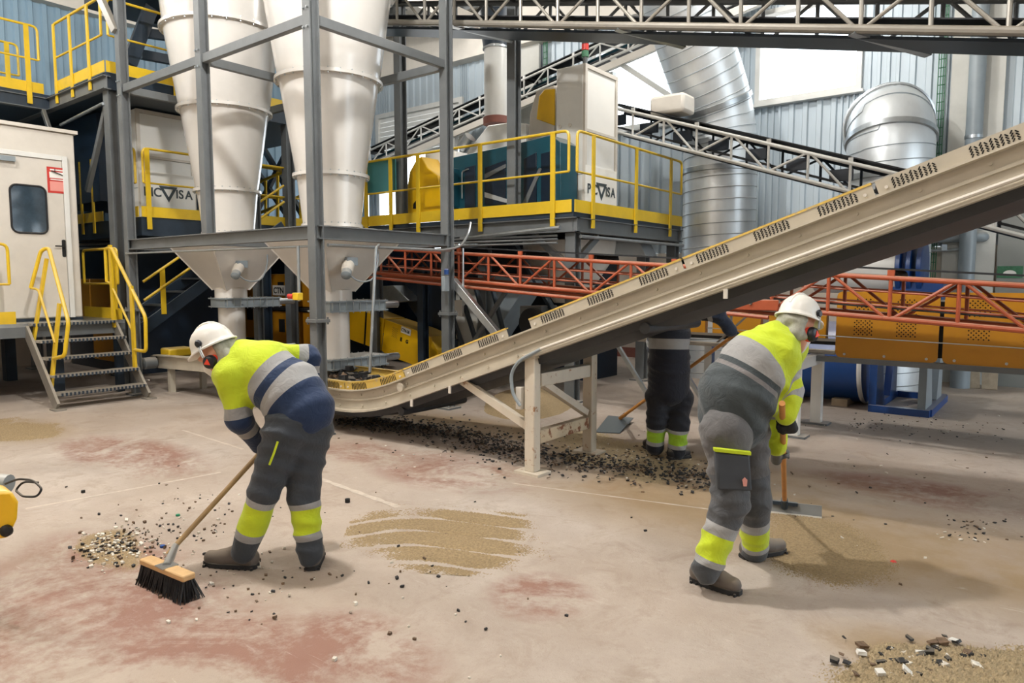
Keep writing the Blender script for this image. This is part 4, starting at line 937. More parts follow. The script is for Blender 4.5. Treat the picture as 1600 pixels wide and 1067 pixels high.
# yellow machine nose with cable at the left picture edge
ym = thing('yellow_floor_machine', 'yellow machine nose with cable loop at the left picture edge', 'machine', (-4.9, .7, 0)); dY = 3.5
k = MB(); out = [(-60, 770), (18, 766), (30, 785), (28, 812), (14, 842), (-60, 850)]
k.prism([atd(px, py, dY) for px, py in out], FWD*.3-RGT*.32); k.build('nose', 'machine_yellow', ym, bevel=.02)
part('pivot_bolt', 'black', ym, 'lathe', [(.03, 0), (.03, .02), (.015, .03)], atd(12, 828, dY), 14, -FWD)
part('grey_head', 'pipe_grey', ym, 'tube', atd(-40, 752, dY+.15), atd(14, 756, dY+.15), .05, 14)
part('cable_loop', 'rubber', ym, 'path', rounded([atd(8, 756, dY+.1), atd(28, 748, dY+.1), atd(52, 750, dY+.05), atd(66, 764, dY), atd(58, 776, dY), atd(36, 776, dY), atd(24, 766, dY+.1), atd(36, 752, dY+.1), atd(60, 754, dY+.1)], .05, 4), .006, 6)
bx_ = atd(-90, 800, dY+.2)
part('chassis', 'machine_yellow', ym, 'cbox', (bx_.x-.25, bx_.y-.25, .5), (.9, .7, .5), bevel=.03)
for i in (-1, 1):
    for j in (-1, 1): part('wheel', 'rubber', ym, 'lathe', [(.1, -.04), (.14, -.03), (.14, .03), (.1, .04)], (bx_.x-.25+.3*i, bx_.y-.25+.3*j, .14), 20, (0, 1, 0))
part('wheel_axle', 'steel', ym, 'cbox', (bx_.x-.25, bx_.y-.25, .2), (.7, .5, .1))

wm = thing('wall_side_machine', 'ochre and dark sorting machine in the gap between cabin and silo frame', 'machine', (-14.6, 6.5, 0))
part('dark_backing', 'navy_machine', wm, 'box', (-16.2, 5.75, 0), (-13.3, 7.6, 2.6))
for a, b, z0, z1 in ((-16.0, -14.9, .9, 1.75), (-14.85, -13.4, .9, 1.75), (-14.85, -13.4, .2, .8)): part('side_panel', 'ochre', wm, 'box', (a, 5.66, z0), (b, 5.76, z1), bevel=.012)
part('drive_ring', 'rubber', wm, 'path', [Vector((-13.6, 5.6, 2.05))+Vector((math.cos(t), 0, math.sin(t)))*.3 for t in np.linspace(0, 2*math.pi, 24, endpoint=False)], .05, 8, closed=True)
part('ring_disc', 'pipe_grey', wm, 'lathe', [(.26, 0), (.26, .04)], (-13.6, 5.66, 2.05), 24, (0, 1, 0))
for i in range(3): part('cable_bundle', 'truss_tan', wm, 'tube', (-15.8, 5.6, 2.35+i*.07), (-13.3, 5.55, 2.3+i*.08), .025, 6)
# ================================================================== people: implicit surfaces meshed with surface nets
def V3(p): return np.array([p[0], p[1], p[2]], float)
class Sdf:
    """union of tapered capsules; each prim: a, b, ra, rb, value range, flattening (axis, factor)"""
    def __init__(s, k=.03, wr=0.0, seed=1, dir=(0, 0, 1)): s.p = []; s.k = k; s.wr = wr; s.seed = seed; s.dir = np.array(dir, float)
    def cap(s, a, b, ra, rb=None, v=(0, 0), flat=None): s.p.append((V3(a), V3(b), ra, ra if rb is None else rb, v, flat)); return s
    def chain(s, pts, rs, v=(0, 1), flat=None):
        P = [V3(p) for p in pts]; L = [np.linalg.norm(b-a) for a, b in zip(P[:-1], P[1:])]; T = sum(L); acc = 0
        for i in range(len(P)-1):
            s.cap(P[i], P[i+1], rs[i], rs[i+1], (v[0]+(v[1]-v[0])*acc/T, v[0]+(v[1]-v[0])*(acc+L[i])/T), flat); acc += L[i]
        return s
    def chainv(s, pts, rs, vs, flat=None):
        for i in range(len(pts)-1): s.cap(pts[i], pts[i+1], rs[i], rs[i+1], (vs[i], vs[i+1]), flat)
        return s
    def prim(s, X, q):
        a, b, ra, rb, v, flat = q; ba = b-a; pa = X-a
        t = np.clip(pa@ba/max(ba@ba, 1e-9), 0, 1); w = pa-t[:, None]*ba
        if flat is not None:
            n, f = flat; w = w+np.outer(w@n, n)*(1/f-1)
        return np.sqrt((w*w).sum(1))-(ra+(rb-ra)*t), t
    def d(s, X):
        D = None
        for q in s.p:
            e, _ = s.prim(X, q)
            if D is None: D = e
            else:
                h = np.clip(.5+.5*(D-e)/s.k, 0, 1); D = D*(1-h)+e*h-s.k*h*(1-h)
        if s.wr:
            r = np.random.RandomState(s.seed)
            for i in range(4):
                kv = s.dir/np.linalg.norm(s.dir)+r.normal(size=3)*.4; kw = r.normal(size=3)*5; kx = r.normal(size=3)*6; fq = (26, 36, 50, 70)[i]
                m = np.clip(np.sin(X@kx+i*1.7)*1.4, 0, 1)          # folds come and go
                q = np.sin(X@kv*fq+1.5*np.sin(X@kw+i)); D = D+s.wr/(1+.3*i)*m*(q-.35*q*q)
        return D
    def val(s, X):
        E = []; Vv = []
        for q in s.p: e, t = s.prim(X, q); E.append(e); Vv.append(q[4][0]+(q[4][1]-q[4][0])*t)
        E = np.array(E); W = np.exp(-(E-E.min(0))/.008); return (W*np.array(Vv)).sum(0)/W.sum(0)
    def bounds(s, m=.03):
        lo = np.min([np.minimum(q[0]-q[2], q[1]-q[3]) for q in s.p], 0)-m; hi = np.max([np.maximum(q[0]+q[2], q[1]+q[3]) for q in s.p], 0)+m; return lo, hi
def surface(s, h):
    lo, hi = s.bounds(.012+s.wr*3); n = np.ceil((hi-lo)/h).astype(int)+1
    ax = [lo[i]+h*np.arange(n[i]) for i in range(3)]
    G = np.stack(np.meshgrid(*ax, indexing='ij'), -1).reshape(-1, 3)
    D = np.concatenate([s.d(G[i:i+400000]) for i in range(0, len(G), 400000)]).reshape(n)
    I = D < 0; C = [(i, j, k) for i in (0, 1) for j in (0, 1) for k in (0, 1)]
    sl = lambda A, c: A[c[0]:A.shape[0]-1+c[0], c[1]:A.shape[1]-1+c[1], c[2]:A.shape[2]-1+c[2]]
    cnt = sum(sl(I, c).astype(int) for c in C); act = (cnt > 0) & (cnt < 8); idx = -np.ones(act.shape, int); ids = np.argwhere(act); idx[act] = np.arange(len(ids))
    acc = np.zeros((len(ids), 3)); num = np.zeros(len(ids))
    for a in C:
        for b in C:
            if sum(abs(np.array(a)-np.array(b))) != 1 or a > b: continue
            da = sl(D, a)[act]; db = sl(D, b)[act]; x = (da < 0) != (db < 0); t = np.where(x, da/(da-db+1e-12), 0)
            p = np.array(a)+t[:, None]*(np.array(b)-np.array(a)); acc[x] += p[x]; num[x] += 1
    verts = lo+h*(ids+acc/num[:, None]); faces = []
    for axis in range(3):
        o = [k for k in range(3) if k != axis]; A = np.moveaxis(I, axis, 0); J = np.moveaxis(idx, axis, 0)
        # edges along axis
        ch = A[:-1, 1:-1, 1:-1] != A[1:, 1:-1, 1:-1]; e = np.argwhere(ch)
        if len(e) == 0: continue
        i, j, k = e[:, 0], e[:, 1], e[:, 2]
        q = np.stack([J[i, j, k], J[i, j+1, k], J[i, j+1, k+1], J[i, j, k+1]], 1)
        f = A[i, j+1, k+1]; 
        if axis == 1: f = ~f
        q[~f] = q[~f][:, ::-1]; faces.append(q)
    F_ = np.concatenate(faces); return verts, F_[(F_ >= 0).all(1)]
def sdf_obj(name, s, m, parent, h=.009, zone=False):
    v, f = surface(s, h); off = woff(parent); me = bpy.data.meshes.new(name)
    me.from_pydata((v-np.array(off)).tolist(), [], f.tolist()); me.shade_smooth()
    if zone:
        at = me.attributes.new('zone', 'FLOAT', 'POINT'); at.data.foreach_set('value', s.val(v).astype(np.float32))
    me.materials.append(MATS[m] if isinstance(m, str) else m)
    o = bpy.data.objects.new(name, me); COL.objects.link(o); o.parent = parent; return o
HV = (188, 206, 30); SILV = (150, 150, 150); NAVY = (16, 42, 78); GREY = (62, 68, 74)
def zone_mat(name, stops, vmax=4.0, rough=.8):
    """stops: list of (value, rgb) constant bands along the garment"""
    m = bpy.data.materials.new(name); m.use_nodes = True; nt = m.node_tree; N = nt.nodes; L = nt.links; b = N['Principled BSDF']
    at = N.new('ShaderNodeAttribute'); at.attribute_name = 'zone'; dv = N.new('ShaderNodeMath'); dv.operation = 'DIVIDE'; dv.inputs[1].default_value = vmax; L.new(at.outputs['Fac'], dv.inputs[0])
    cr = N.new('ShaderNodeValToRGB'); cr.color_ramp.interpolation = 'CONSTANT'; e = cr.color_ramp.elements
    e[0].position = 0; e[0].color = srgb(*stops[0][1]); e[1].position = max(.0001, stops[1][0]/vmax); e[1].color = srgb(*stops[1][1])
    for v, c in stops[2:]: q = e.new(v/vmax); q.color = srgb(*c)
    L.new(dv.outputs[0], cr.inputs[0])
    geo = N.new('ShaderNodeNewGeometry'); no = N.new('ShaderNodeTexNoise'); no.inputs['Scale'].default_value = 6; no.inputs['Detail'].default_value = 6; L.new(geo.outputs['Position'], no.inputs['Vector'])
    mr = N.new('ShaderNodeMapRange'); mr.inputs[3].default_value = .82; mr.inputs[4].default_value = 1.15; L.new(no.outputs['Fac'], mr.inputs[0])
    mx = N.new('ShaderNodeMix'); mx.data_type = 'RGBA'; mx.blend_type = 'MULTIPLY'; mx.inputs[0].default_value = 1; L.new(cr.outputs[0], mx.inputs[6]); L.new(mr.outputs[0], mx.inputs[7]); L.new(mx.outputs[2], b.inputs['Base Color'])
    b.inputs['Roughness'].default_value = rough; b.inputs['Sheen Weight'].default_value = .15
    n2 = N.new('ShaderNodeTexNoise'); n2.inputs['Scale'].default_value = 12; n2.inputs['Detail'].default_value = 2; n2.inputs['Distortion'].default_value = 2.5; L.new(geo.outputs['Position'], n2.inputs['Vector'])
    bp = N.new('ShaderNodeBump'); bp.inputs['Strength'].default_value = .22; bp.inputs['Distance'].default_value = .03; L.new(n2.outputs['Fac'], bp.inputs['Height']); L.new(bp.outputs[0], b.inputs['Normal'])
    MATS[name] = m; return name
mat('skin', (206, 150, 124), .5, var=.06); mat('helmet', (226, 224, 218), .32, var=.03, scale=8, dust=.15); mat('muff', (20, 24, 34), .35, var=.1); mat('muff_red', (226, 64, 40), .5, var=.05)
mat('neckcloth', (158, 158, 146), .85, var=.25, scale=30, bump=.5, bscale=25); mat('boot', (104, 96, 90), .7, var=.2, dust=.6, dustcol=(150, 136, 118)); mat('boot_dark', (34, 32, 34), .7, var=.2, dust=.4)
mat('sole', (40, 40, 42), .8, var=.2, dust=.2); mat('glove', (26, 28, 32), .7, var=.3); mat('glove_grey', (96, 98, 100), .7, var=.3); mat('glove_blue', (22, 40, 66), .6, var=.3); mat('hivis', HV, .7, var=.08); mat('reflect', SILV, .45, var=.06, metal=.2); mat('mask_white', (214, 212, 206), .8, var=.05); mat('pocket', (60, 64, 70), .8, var=.2); mat('boot_logo', (214, 150, 140), .6, var=.1)

def helmet(parent, c, fwd, up, side_cup, scale=1.0):
    """hard hat centred at c (on the brim plane), ear cup on side_cup (+1 = wearer's left)"""
    c, f, u = Vector(c), Vector(fwd).normalized(), Vector(up).normalized(); l = u.cross(f).normalized(); f = l.cross(u).normalized()
    P = lambda x, y, z: c+(f*x+l*y+u*z)*scale
    k = MB(); n = 40; rings = []
    def ring(rx, ry, z, peak=0):
        out = []
        for i in range(n):
            a = 2*math.pi*i/n; e = peak*max(0, math.cos(a))**2; out.append(P((rx+e)*math.cos(a), ry*math.sin(a), z-e*.25))
        return out
    prof = [(.15, .128, -.004, .035), (.15, .128, .004, .035), (.138, .112, .012, .004), (.134, .108, .03, 0), (.128, .103, .06, 0), (.114, .092, .09, 0), (.09, .074, .115, 0), (.056, .047, .134, 0), (.02, .018, .142, 0)]
    v = []
    for q in prof: v += ring(*q)
    fs = []
    for i in range(len(prof)-1):
        for j in range(n): fs.append((i*n+j, i*n+(j+1) % n, (i+1)*n+(j+1) % n, (i+1)*n+j))
    m0 = len(prof)*n; inner = [(.14, .115, -.004, .02), (.125, .1, .02, 0), (.08, .065, .1, 0)]
    for q in inner: v += ring(*q)
    seq = [0, len(prof), len(prof)+1, len(prof)+2]
    for a, b in zip(seq[:-1], seq[1:]):
        for j in range(n): fs.append((a*n+j, b*n+j, b*n+(j+1) % n, a*n+(j+1) % n))
    fs.append(tuple((len(prof)-1)*n+j for j in range(n))); fs.append(tuple((len(prof)+2)*n+j for j in range(n)))
    k.add(v, fs); h = k.build('helmet', 'helmet', parent, ang=50)
    ridge = MB(); ridge.path([P(.125*math.cos(a), 0, .02+.125*math.sin(a)) for a in np.linspace(.35, 2.8, 12)], .012*scale, 8); ridge.build('helmet_ridge', 'helmet', h)
    s = side_cup
    ec = P(-.005, s*.098, -.085)
    cup = MB(); cup.lathe([(.002, .034), (.022, .032), (.036, .024), (.042, .008), (.042, -.006), (.036, -.016)], ec, 24, l*s); cp = cup.build('ear_defender', 'muff', parent)
    rg = MB(); rg.lathe([(.043, -.004), (.046, -.012), (.044, -.022), (.03, -.026)], ec, 24, l*s); rg.build('ear_cushion', 'muff_red', cp)
    tri = MB(); o = ec+l*s*.034*1.0; tri.prism([o+f*.022+u*.0, o-f*.012+u*.02, o-f*.012-u*.02], l*s*.004); tri.build('cup_triangle', 'muff_red', cp)
    arm = MB(); arm.path([P(.0, s*.107, .035), P(.0, s*.125, .0), P(-.002, s*.13, -.05)], .005, 6); arm.path([P(.012, s*.107, .035), P(.01, s*.125, 0), P(.008, s*.13, -.05)], .004, 6); arm.build('cup_arm', 'galv', cp)
    cl = MB(); cl.lathe([(.02, 0), (.024, .01), (.016, .02)], P(.006, s*.103, .04), 14, l*s); cl.build('arm_socket', 'muff', cp)
    ec2 = P(-.005, -s*.098, -.085); c2_ = MB(); c2_.lathe([(.002, .034), (.036, .024), (.042, .008), (.042, -.02)], ec2, 20, l*-s); c2_.build('ear_defender', 'muff', parent)
    return P
def head_prims(s, P, neck):
    s.cap(P(.0, 0, .02), P(-.015, 0, -.03), .088, .09); s.cap(P(.02, 0, -.06), P(.035, 0, -.15), .07, .048)      # skull, jaw
    s.cap(P(.1, 0, -.05), P(.112, 0, -.095), .011, .017)                                                             # nose
    s.cap(P(.086, -.018, -.135), P(.086, .018, -.135), .011); s.cap(P(.09, -.045, -.035), P(.09, .045, -.035), .014) # mouth, brow
    for q in (-1, 1): s.cap(P(-.01, q*.088, -.055), P(-.012, q*.092, -.09), .018, .012)                              # ears
    s.cap(P(-.03, 0, -.1), neck, .058, .062)
def glove(parent, c, hdir, pdir, m, rh=.016, s=1.0, wrist=None, name='glove'):
    """hand closed round a handle: c on the handle axis, hdir handle axis (thumb end), pdir from axis to palm"""
    c, h = V3(c), V3(Vector(hdir).normalized()); p = V3(pdir); p = p-h*(p@h); p /= np.linalg.norm(p); t = np.cross(h, p); R = rh+.011
    S = Sdf(.007); at = lambda a, z, r=R: c+h*z+(p*math.cos(a)+t*math.sin(a))*r
    for i, (z, L) in enumerate(((.036, 1.0), (.013, 1.08), (-.010, 1.02), (-.032, .85))):
        a = [-.5, -1.5, -2.5*L, -3.4*L] if True else None
        S.chain([at(.1, z, R+.012), at(-.9, z, R+.004), at(-1.9*L, z, R), at(-2.9*L, z, R-.001), at(-3.7*L, z, R+.003)], [.0125, .0115, .0105, .0098, .0085])
    S.chain([at(.45, .032, R+.016), at(.95, .05, R+.006), at(1.7, .056, R+.002), at(2.5, .05, R+.002)], [.017, .0135, .012, .0098])
    S.cap(at(.15, .03, R+.014), at(.15, -.03, R+.012), .02, .019); S.cap(at(.5, .01, R+.022), at(.3, -.028, R+.022), .021, .02)
    if wrist is not None: S.chain([at(.35, 0, R+.026), wrist], [.032, .036])
    return sdf_obj(name, S, m, parent, .0045)
def boot(parent, heel, toe, ankle, m, logo=False):
    heel, toe, ankle = Vector(heel), Vector(toe), Vector(ankle); d = (toe-heel); d.z = 0; L = d.length; d.normalize(); sd = Vector((-d.y, d.x, 0)); z = Vector((0, 0, 1))
    S = Sdf(.03, .0012, 3); g = Vector((heel.x, heel.y, 0))
    S.cap(g+d*.04+z*.055, g+d*(L*.62)+z*.055, .042, .046); S.cap(g+d*(L*.62)+z*.052, g+d*(L-.045)+z*.05, .046, .042); S.cap(g+d*.05+z*.07, ankle, .047, .055); S.cap(g+d*(L*.5)+z*.075, g+d*.09+z*.13, .04, .045)
    b = sdf_obj('boot', S, m, parent, .007)
    k = MB(); n = 12; lo, hi = [], []
    for i in range(n+1):
        u = i/n; x = u*L; w = .036+.014*math.sin(min(1, u*1.4)*math.pi*.5)-(.03*max(0, u-.8)/.2 if u > .8 else 0)-(.012 if u < .05 else 0); lo.append((x, w))
    out = [g+d*x+sd*w for x, w in lo]+[g+d*x-sd*w for x, w in reversed(lo)]
    k.prism([p+z*.002 for p in out], z*.03); so = k.build('sole', 'sole', b, bevel=.004)
    tr = MB()
    for i in range(9): x = .02+i*(L-.04)/8; tr.beam(g+d*x-sd*.046+z*.008, g+d*x+sd*.046+z*.008, .012, .016)
    tr.build('sole_cleats', 'sole', so)['kind'] = 'stuff'
    la = MB()
    for i in range(4):
        q = g+d*(L*.62-i*.035)+z*(.098+i*.016); la.path([q-sd*.03-z*.008, q+z*.006, q+sd*.03-z*.008], .004, 6)
    la.build('laces', 'sole', b)['kind'] = 'stuff'
    if logo:
        o = g+d*(L*.45)-sd*.0455+z*.07 if logo > 0 else g+d*(L*.45)+sd*.0455+z*.07
        s_ = -sd if logo > 0 else sd; q = MB(); q.beam(o-d*.025+z*.012, o+d*.02+z*.018, .004, .01, up=s_); q.beam(o-d*.02-z*.01, o+d*.012+z*.018, .004, .01, up=s_); q.beam(o-d*.005-z*.014, o+d*.03-z*.004, .004, .01, up=s_); q.build('boot_emblem', 'boot_logo', b)
    return b
def person(label, J, zj, zt, hel, mboot, wr=.0055, arm_r=(.082, .068, .055), torso_r=None, leg_r=(.105, .085, .07), seed=3, boots=None, gloves=(), logo=0):
    D = lambda k: atd(*J[k])
    base = (D('ankL')+D('ankR'))/2; base.z = 0
    t = thing('person', label, 'person', base)
    side = (D('shR')-D('shL')).normalized(); spine = [D(k) for k in J['spine_keys']]; tr = torso_r
    fw = Vector(hel['fwd'])
    # clothes
    S = Sdf(.045, wr, seed, V3((spine[-1]-spine[0]).normalized()+Vector((.3, 0, .4)))); vs = np.linspace(0, 1, len(spine))
    S.chainv([V3(p) for p in spine], tr, list(vs), flat=None)
    for a in ('L', 'R'):   # hips fill and shoulders
        S.cap(spine[-1], D('sh'+a), tr[-1]*.9, arm_r[0]*1.12, (.97, 1.6))
        S.chainv([V3(D('sh'+a)), V3(D('el'+a)), V3(D('wr'+a))], list(arm_r), [2, 2.5, 3.0])
    sdf_obj('jacket', S, zj, t, .0085, True)
    S = Sdf(.04, wr*1.2, seed+5)
    S.cap(spine[0], D('hipL'), tr[0]*.86, leg_r[0]*1.2, (0, .02)); S.cap(spine[0], D('hipR'), tr[0]*.86, leg_r[0]*1.2, (0, .02))
    for a in ('L', 'R'): S.chainv([V3(D('hip'+a)), V3(D('kn'+a)), V3(D('ank'+a))], [leg_r[0]*1.12, leg_r[1], leg_r[2]], [0, .5, 1])
    sdf_obj('trousers', S, zt, t, .0085, True)
    # body under the clothes, one continuous skin
    P = helmet(t, hel['c'], hel['fwd'], hel['up'], hel['side'])
    B = Sdf(.025); nk = D('neck'); head_prims(B, P, nk); B.chain(spine, [r*.72 for r in tr]); B.cap(spine[-1], nk, .09, .06)
    for a in ('L', 'R'):
        B.cap(spine[-1], D('sh'+a), .08, .06); B.chain([D('sh'+a), D('el'+a), D('wr'+a)], [.05, .04, .03]); B.cap(spine[0], D('hip'+a), .11, .085); B.chain([D('hip'+a), D('kn'+a), D('ank'+a)], [.08, .055, .04])
    sdf_obj('body', B, 'skin', t, .0105)
    for q in (-1, 1):
        e = MB(); e.lathe([(.002, .011), (.008, .008), (.012, 0), (.008, -.008)], P(.078, q*.032, -.06), 12, fw); e.build('eye', 'white_print', t)
    # neck cloth under the helmet
    N_ = Sdf(.02, .006, seed+9); N_.cap(P(-.07, -.05, -.02), P(-.085, -.05, -.10), .04, .04); N_.cap(P(-.07, .05, -.02), P(-.085, .05, -.10), .04, .04); N_.cap(P(-.08, 0, -.03), nk+Vector((0, 0, .02)), .06, .075); N_.cap(P(-.02, -.085, -.1), P(-.09, -.03, -.12), .022, .035); N_.cap(P(-.02, .085, -.1), P(-.09, .03, -.12), .022, .035)
    sdf_obj('neck_cloth', N_, 'neckcloth', t, .007)
    M_ = Sdf(.02); M_.cap(P(.07, 0, -.1), P(.05, 0, -.15), .052, .045); sdf_obj('face_mask', M_, 'mask_white', t, .008)
    for (h_, to_), a in zip(boots, ('L', 'R')): boot(t, h_, to_, D('ank'+a), mboot, logo)
    for g in gloves: glove(t, *g[:4], wrist=D('wr'+g[4]) if g[4] else None)
    return t, P
# ---------------------------------------------------------------- worker with the broom
zone_mat('jacket_navy', [(0, NAVY), (.24, SILV), (.36, NAVY), (.48, SILV), (.61, HV), (2.34, SILV), (2.47, NAVY), (2.58, SILV), (2.71, NAVY)])
zone_mat('trousers_grey', [(0, (52, 58, 66)), (.52, SILV), (.59, HV), (.80, SILV), (.87, (52, 58, 66))])
J1 = dict(spine_keys=['pel', 'wai', 'che', 'upp'], pel=(476, 640, 4.14), wai=(452, 612, 4.18), che=(412, 580, 4.22), upp=(378, 568, 4.24),
          shL=(360, 588, 4.10), shR=(425, 556, 4.42), elL=(374, 655, 4.12), wrL=(406, 694, 4.32), elR=(482, 560, 4.52), wrR=(482, 612, 4.5),
          hipL=(449, 672, 4.08), hipR=(484, 668, 4.18), knL=(412, 768, 4.05), knR=(474, 775, 4.13), ankL=(381, 862, 4.08), ankR=(485, 864, 4.1), neck=(352, 560, 4.22))
hA, hB = atd(262, 866, 4.0), atd(486, 620, 4.54); hd1 = (hB-hA).normalized()
def onh(A, B, px):   # point of the handle seen at column px
    best = min(range(101), key=lambda i: abs((lambda p: CX+F*p.dot(RGT)/(p.dot(FWD)*math.cos(PIT)-(p.z)*math.sin(PIT)))(A.lerp(B, i/100)-CAMP)-px)); return A.lerp(B, best/100)
g1, g2 = onh(hA, hB, 412), onh(hA, hB, 474)
cL = (RGT*-.80+FWD*.32+UP*-.5)
person('worker bent over a broom, yellow and navy jacket, white helmet, in the left foreground', J1, 'jacket_navy', 'trousers_grey',
       dict(c=atd(334, 542, 4.2), fwd=RGT*-.86+FWD*.2+UP*-.48, up=RGT*-.44+FWD*.05+UP*.9, side=1), 'boot', torso_r=[.175, .185, .175, .14], arm_r=(.083, .07, .056), leg_r=(.112, .088, .073), seed=4,
       boots=[(atz(402, 886), atz(318, 884), None), (atz(484, 893), atz(484, 872), None)] and [(atz(403, 888), atz(320, 882)), (atz(485, 895)+FWD*.02, atz(485, 895)+FWD*.29-RGT*.03)],
       gloves=[(g1, hd1, FWD*-.5+UP*.5, 'glove', 'L'), (g2, hd1, FWD*-.3+UP*.6, 'glove', 'R')])
W1 = [o for o in bpy.data.objects if o.name == 'person'][0]
k = MB(); k.path([atd(434, 690, 3.93), atd(428, 708, 3.925), atd(421, 726, 3.925)], .007, 6); k.build('pocket_piping', 'hivis', W1)
# ---------------------------------------------------------------- worker with the scraper
GV = (58, 66, 70)
zone_mat('jacket_vest', [(0, GV), (.43, (116, 112, 112)), (.50, (52, 60, 64)), (.57, SILV), (.68, HV), (2.2, SILV), (2.32, HV), (2.46, SILV), (2.58, HV)])
zone_mat('trousers_work', [(0, (88, 87, 88)), (.3, (70, 72, 76)), (.66, SILV), (.74, HV), (.91, SILV), (.955, (66, 70, 75))])
J2 = dict(spine_keys=['pel', 'wai', 'che', 'upp'], pel=(1146, 652, 3.98), wai=(1152, 615, 3.98), che=(1182, 570, 4.0), upp=(1208, 543, 4.03),
          shR=(1222, 552, 3.93), shL=(1236, 545, 4.24), elR=(1232, 610, 3.95), wrR=(1228, 648, 3.90), elL=(1210, 640, 4.22), wrL=(1214, 698, 4.2),
          hipR=(1134, 672, 3.88), hipL=(1164, 672, 4.1), knR=(1142, 782, 3.79), knL=(1178, 782, 4.1), ankR=(1104, 888, 3.76), ankL=(1180, 858, 4.24), neck=(1230, 522, 4.06))
rA, rB = atd(1226, 786, 5.1), atd(1222, 630, 3.72); rd = (rB-rA).normalized()
def ony_(A, B, py):
    def f(i):
        p = A.lerp(B, i/100)-CAMP; d = p.dot(FWD); return abs(CY-F*(d*math.sin(PIT)+p.z*math.cos(PIT))/(d*math.cos(PIT)-p.z*math.sin(PIT))-py)
    return A.lerp(B, min(range(101), key=f)/100)
w2, P2 = person('worker pushing a floor scraper, yellow sleeves and grey vest, in the right foreground', J2, 'jacket_vest', 'trousers_work',
       dict(c=atd(1248, 499, 4.06), fwd=RGT*.72+FWD*.55+UP*-.42, up=RGT*.25+FWD*.2+UP*.95, side=-1), 'boot', torso_r=[.195, .205, .19, .14], arm_r=(.08, .072, .058), leg_r=(.115, .095, .08), seed=12,
       boots=[(atz(1158, 873), atz(1226, 862)), (atz(1080, 906), atz(1158, 931))],
       gloves=[(ony_(rA, rB, 664), rd, -FWD+RGT*.3, 'glove', 'R'), (ony_(rA, rB, 712), rd, -FWD*.2+RGT*-.9, 'glove_grey', 'L')], logo=1)
# cargo pocket and vest patches
def patch(parent, name, m, pix, d, th=.012, bev=.006):
    k = MB(); k.prism([atd(px, py, d+dd) for px, py, dd in pix], FWD*th); return k.build(name, m, parent, bevel=bev)
pk = patch(w2, 'cargo_pocket', 'pocket', [(1118, 706, 0), (1172, 712, 0), (1176, 768, -.02), (1122, 766, -.02)], 3.715, .05, .012)
patch(pk, 'pocket_piping', 'hivis', [(1116, 700, 0), (1174, 706, 0), (1174, 712, 0), (1117, 706, 0)], 3.71, .03, .003)
patch(pk, 'pocket_emblem', 'boot_logo', [(1160, 750, 0), (1164, 746, 0), (1168, 750, 0), (1167, 760, 0), (1162, 760, 0)], 3.69, .006, .001)
# ---------------------------------------------------------------- worker behind the conveyor
zone_mat('jacket_dark', [(0, (14, 20, 36)), (.49, SILV), (.62, (14, 20, 36)), (.73, SILV), (.88, HV), (2.1, SILV), (2.25, (14, 20, 36)), (2.36, SILV), (2.48, (20, 36, 60))])
zone_mat('trousers_dark', [(0, (16, 20, 32)), (.54, SILV), (.61, (150, 190, 40)), (.84, SILV), (.91, (16, 20, 32))])
J3 = dict(spine_keys=['pel', 'wai', 'che', 'upp'], pel=(1045, 605, 6.78), wai=(1045, 570, 6.78), che=(1046, 520, 6.8), upp=(1048, 492, 6.85),
          shL=(1020, 490, 6.88), shR=(1078, 488, 6.78), elL=(1022, 540, 7.1), wrL=(1050, 578, 7.12), elR=(1120, 490, 6.62), wrR=(1142, 516, 6.7),
          hipL=(1030, 622, 6.78), hipR=(1062, 622, 6.78), knL=(1026, 660, 6.72), knR=(1060, 664, 6.7), ankL=(1024, 698, 6.78), ankR=(1057, 706, 6.72), neck=(1050, 468, 6.92))
sA, sB = atd(968, 654, 7.45), atd(1152, 520, 6.78); sd_ = (sB-sA).normalized()
person('worker in dark trousers behind the beige conveyor, head hidden, holding a shovel', J3, 'jacket_dark', 'trousers_dark',
       dict(c=atd(1054, 448, 7.0), fwd=RGT*.1+FWD*.7+UP*-.55, up=RGT*.1+FWD*.5+UP*.86, side=-1), 'boot_dark', torso_r=[.2, .19, .19, .15], arm_r=(.082, .07, .056), leg_r=(.108, .092, .084), seed=21,
       boots=[(atz(1022, 706)-FWD*.02, atz(1022, 706)+FWD*.22-RGT*.05), (atz(1050, 718)-RGT*.04, atz(1050, 718)+RGT*.2+FWD*.1)],
       gloves=[(onh(sA, sB, 1145), sd_, UP*.9+FWD*-.2, 'glove_blue', 'R'), (onh(sA, sB, 1052), sd_, UP*.8-FWD*.3, 'glove_blue', 'L')])
mat('broom_wood', (164, 136, 96), .55, var=.2, scale=5)
# ================================================================== tools in their hands
br = thing('push_broom', 'wooden push broom with black bristles in the left foreground', 'broom', atz(262, 905))
part('handle', 'broom_wood', br, 'tube', hA, hB, .0155, 14)
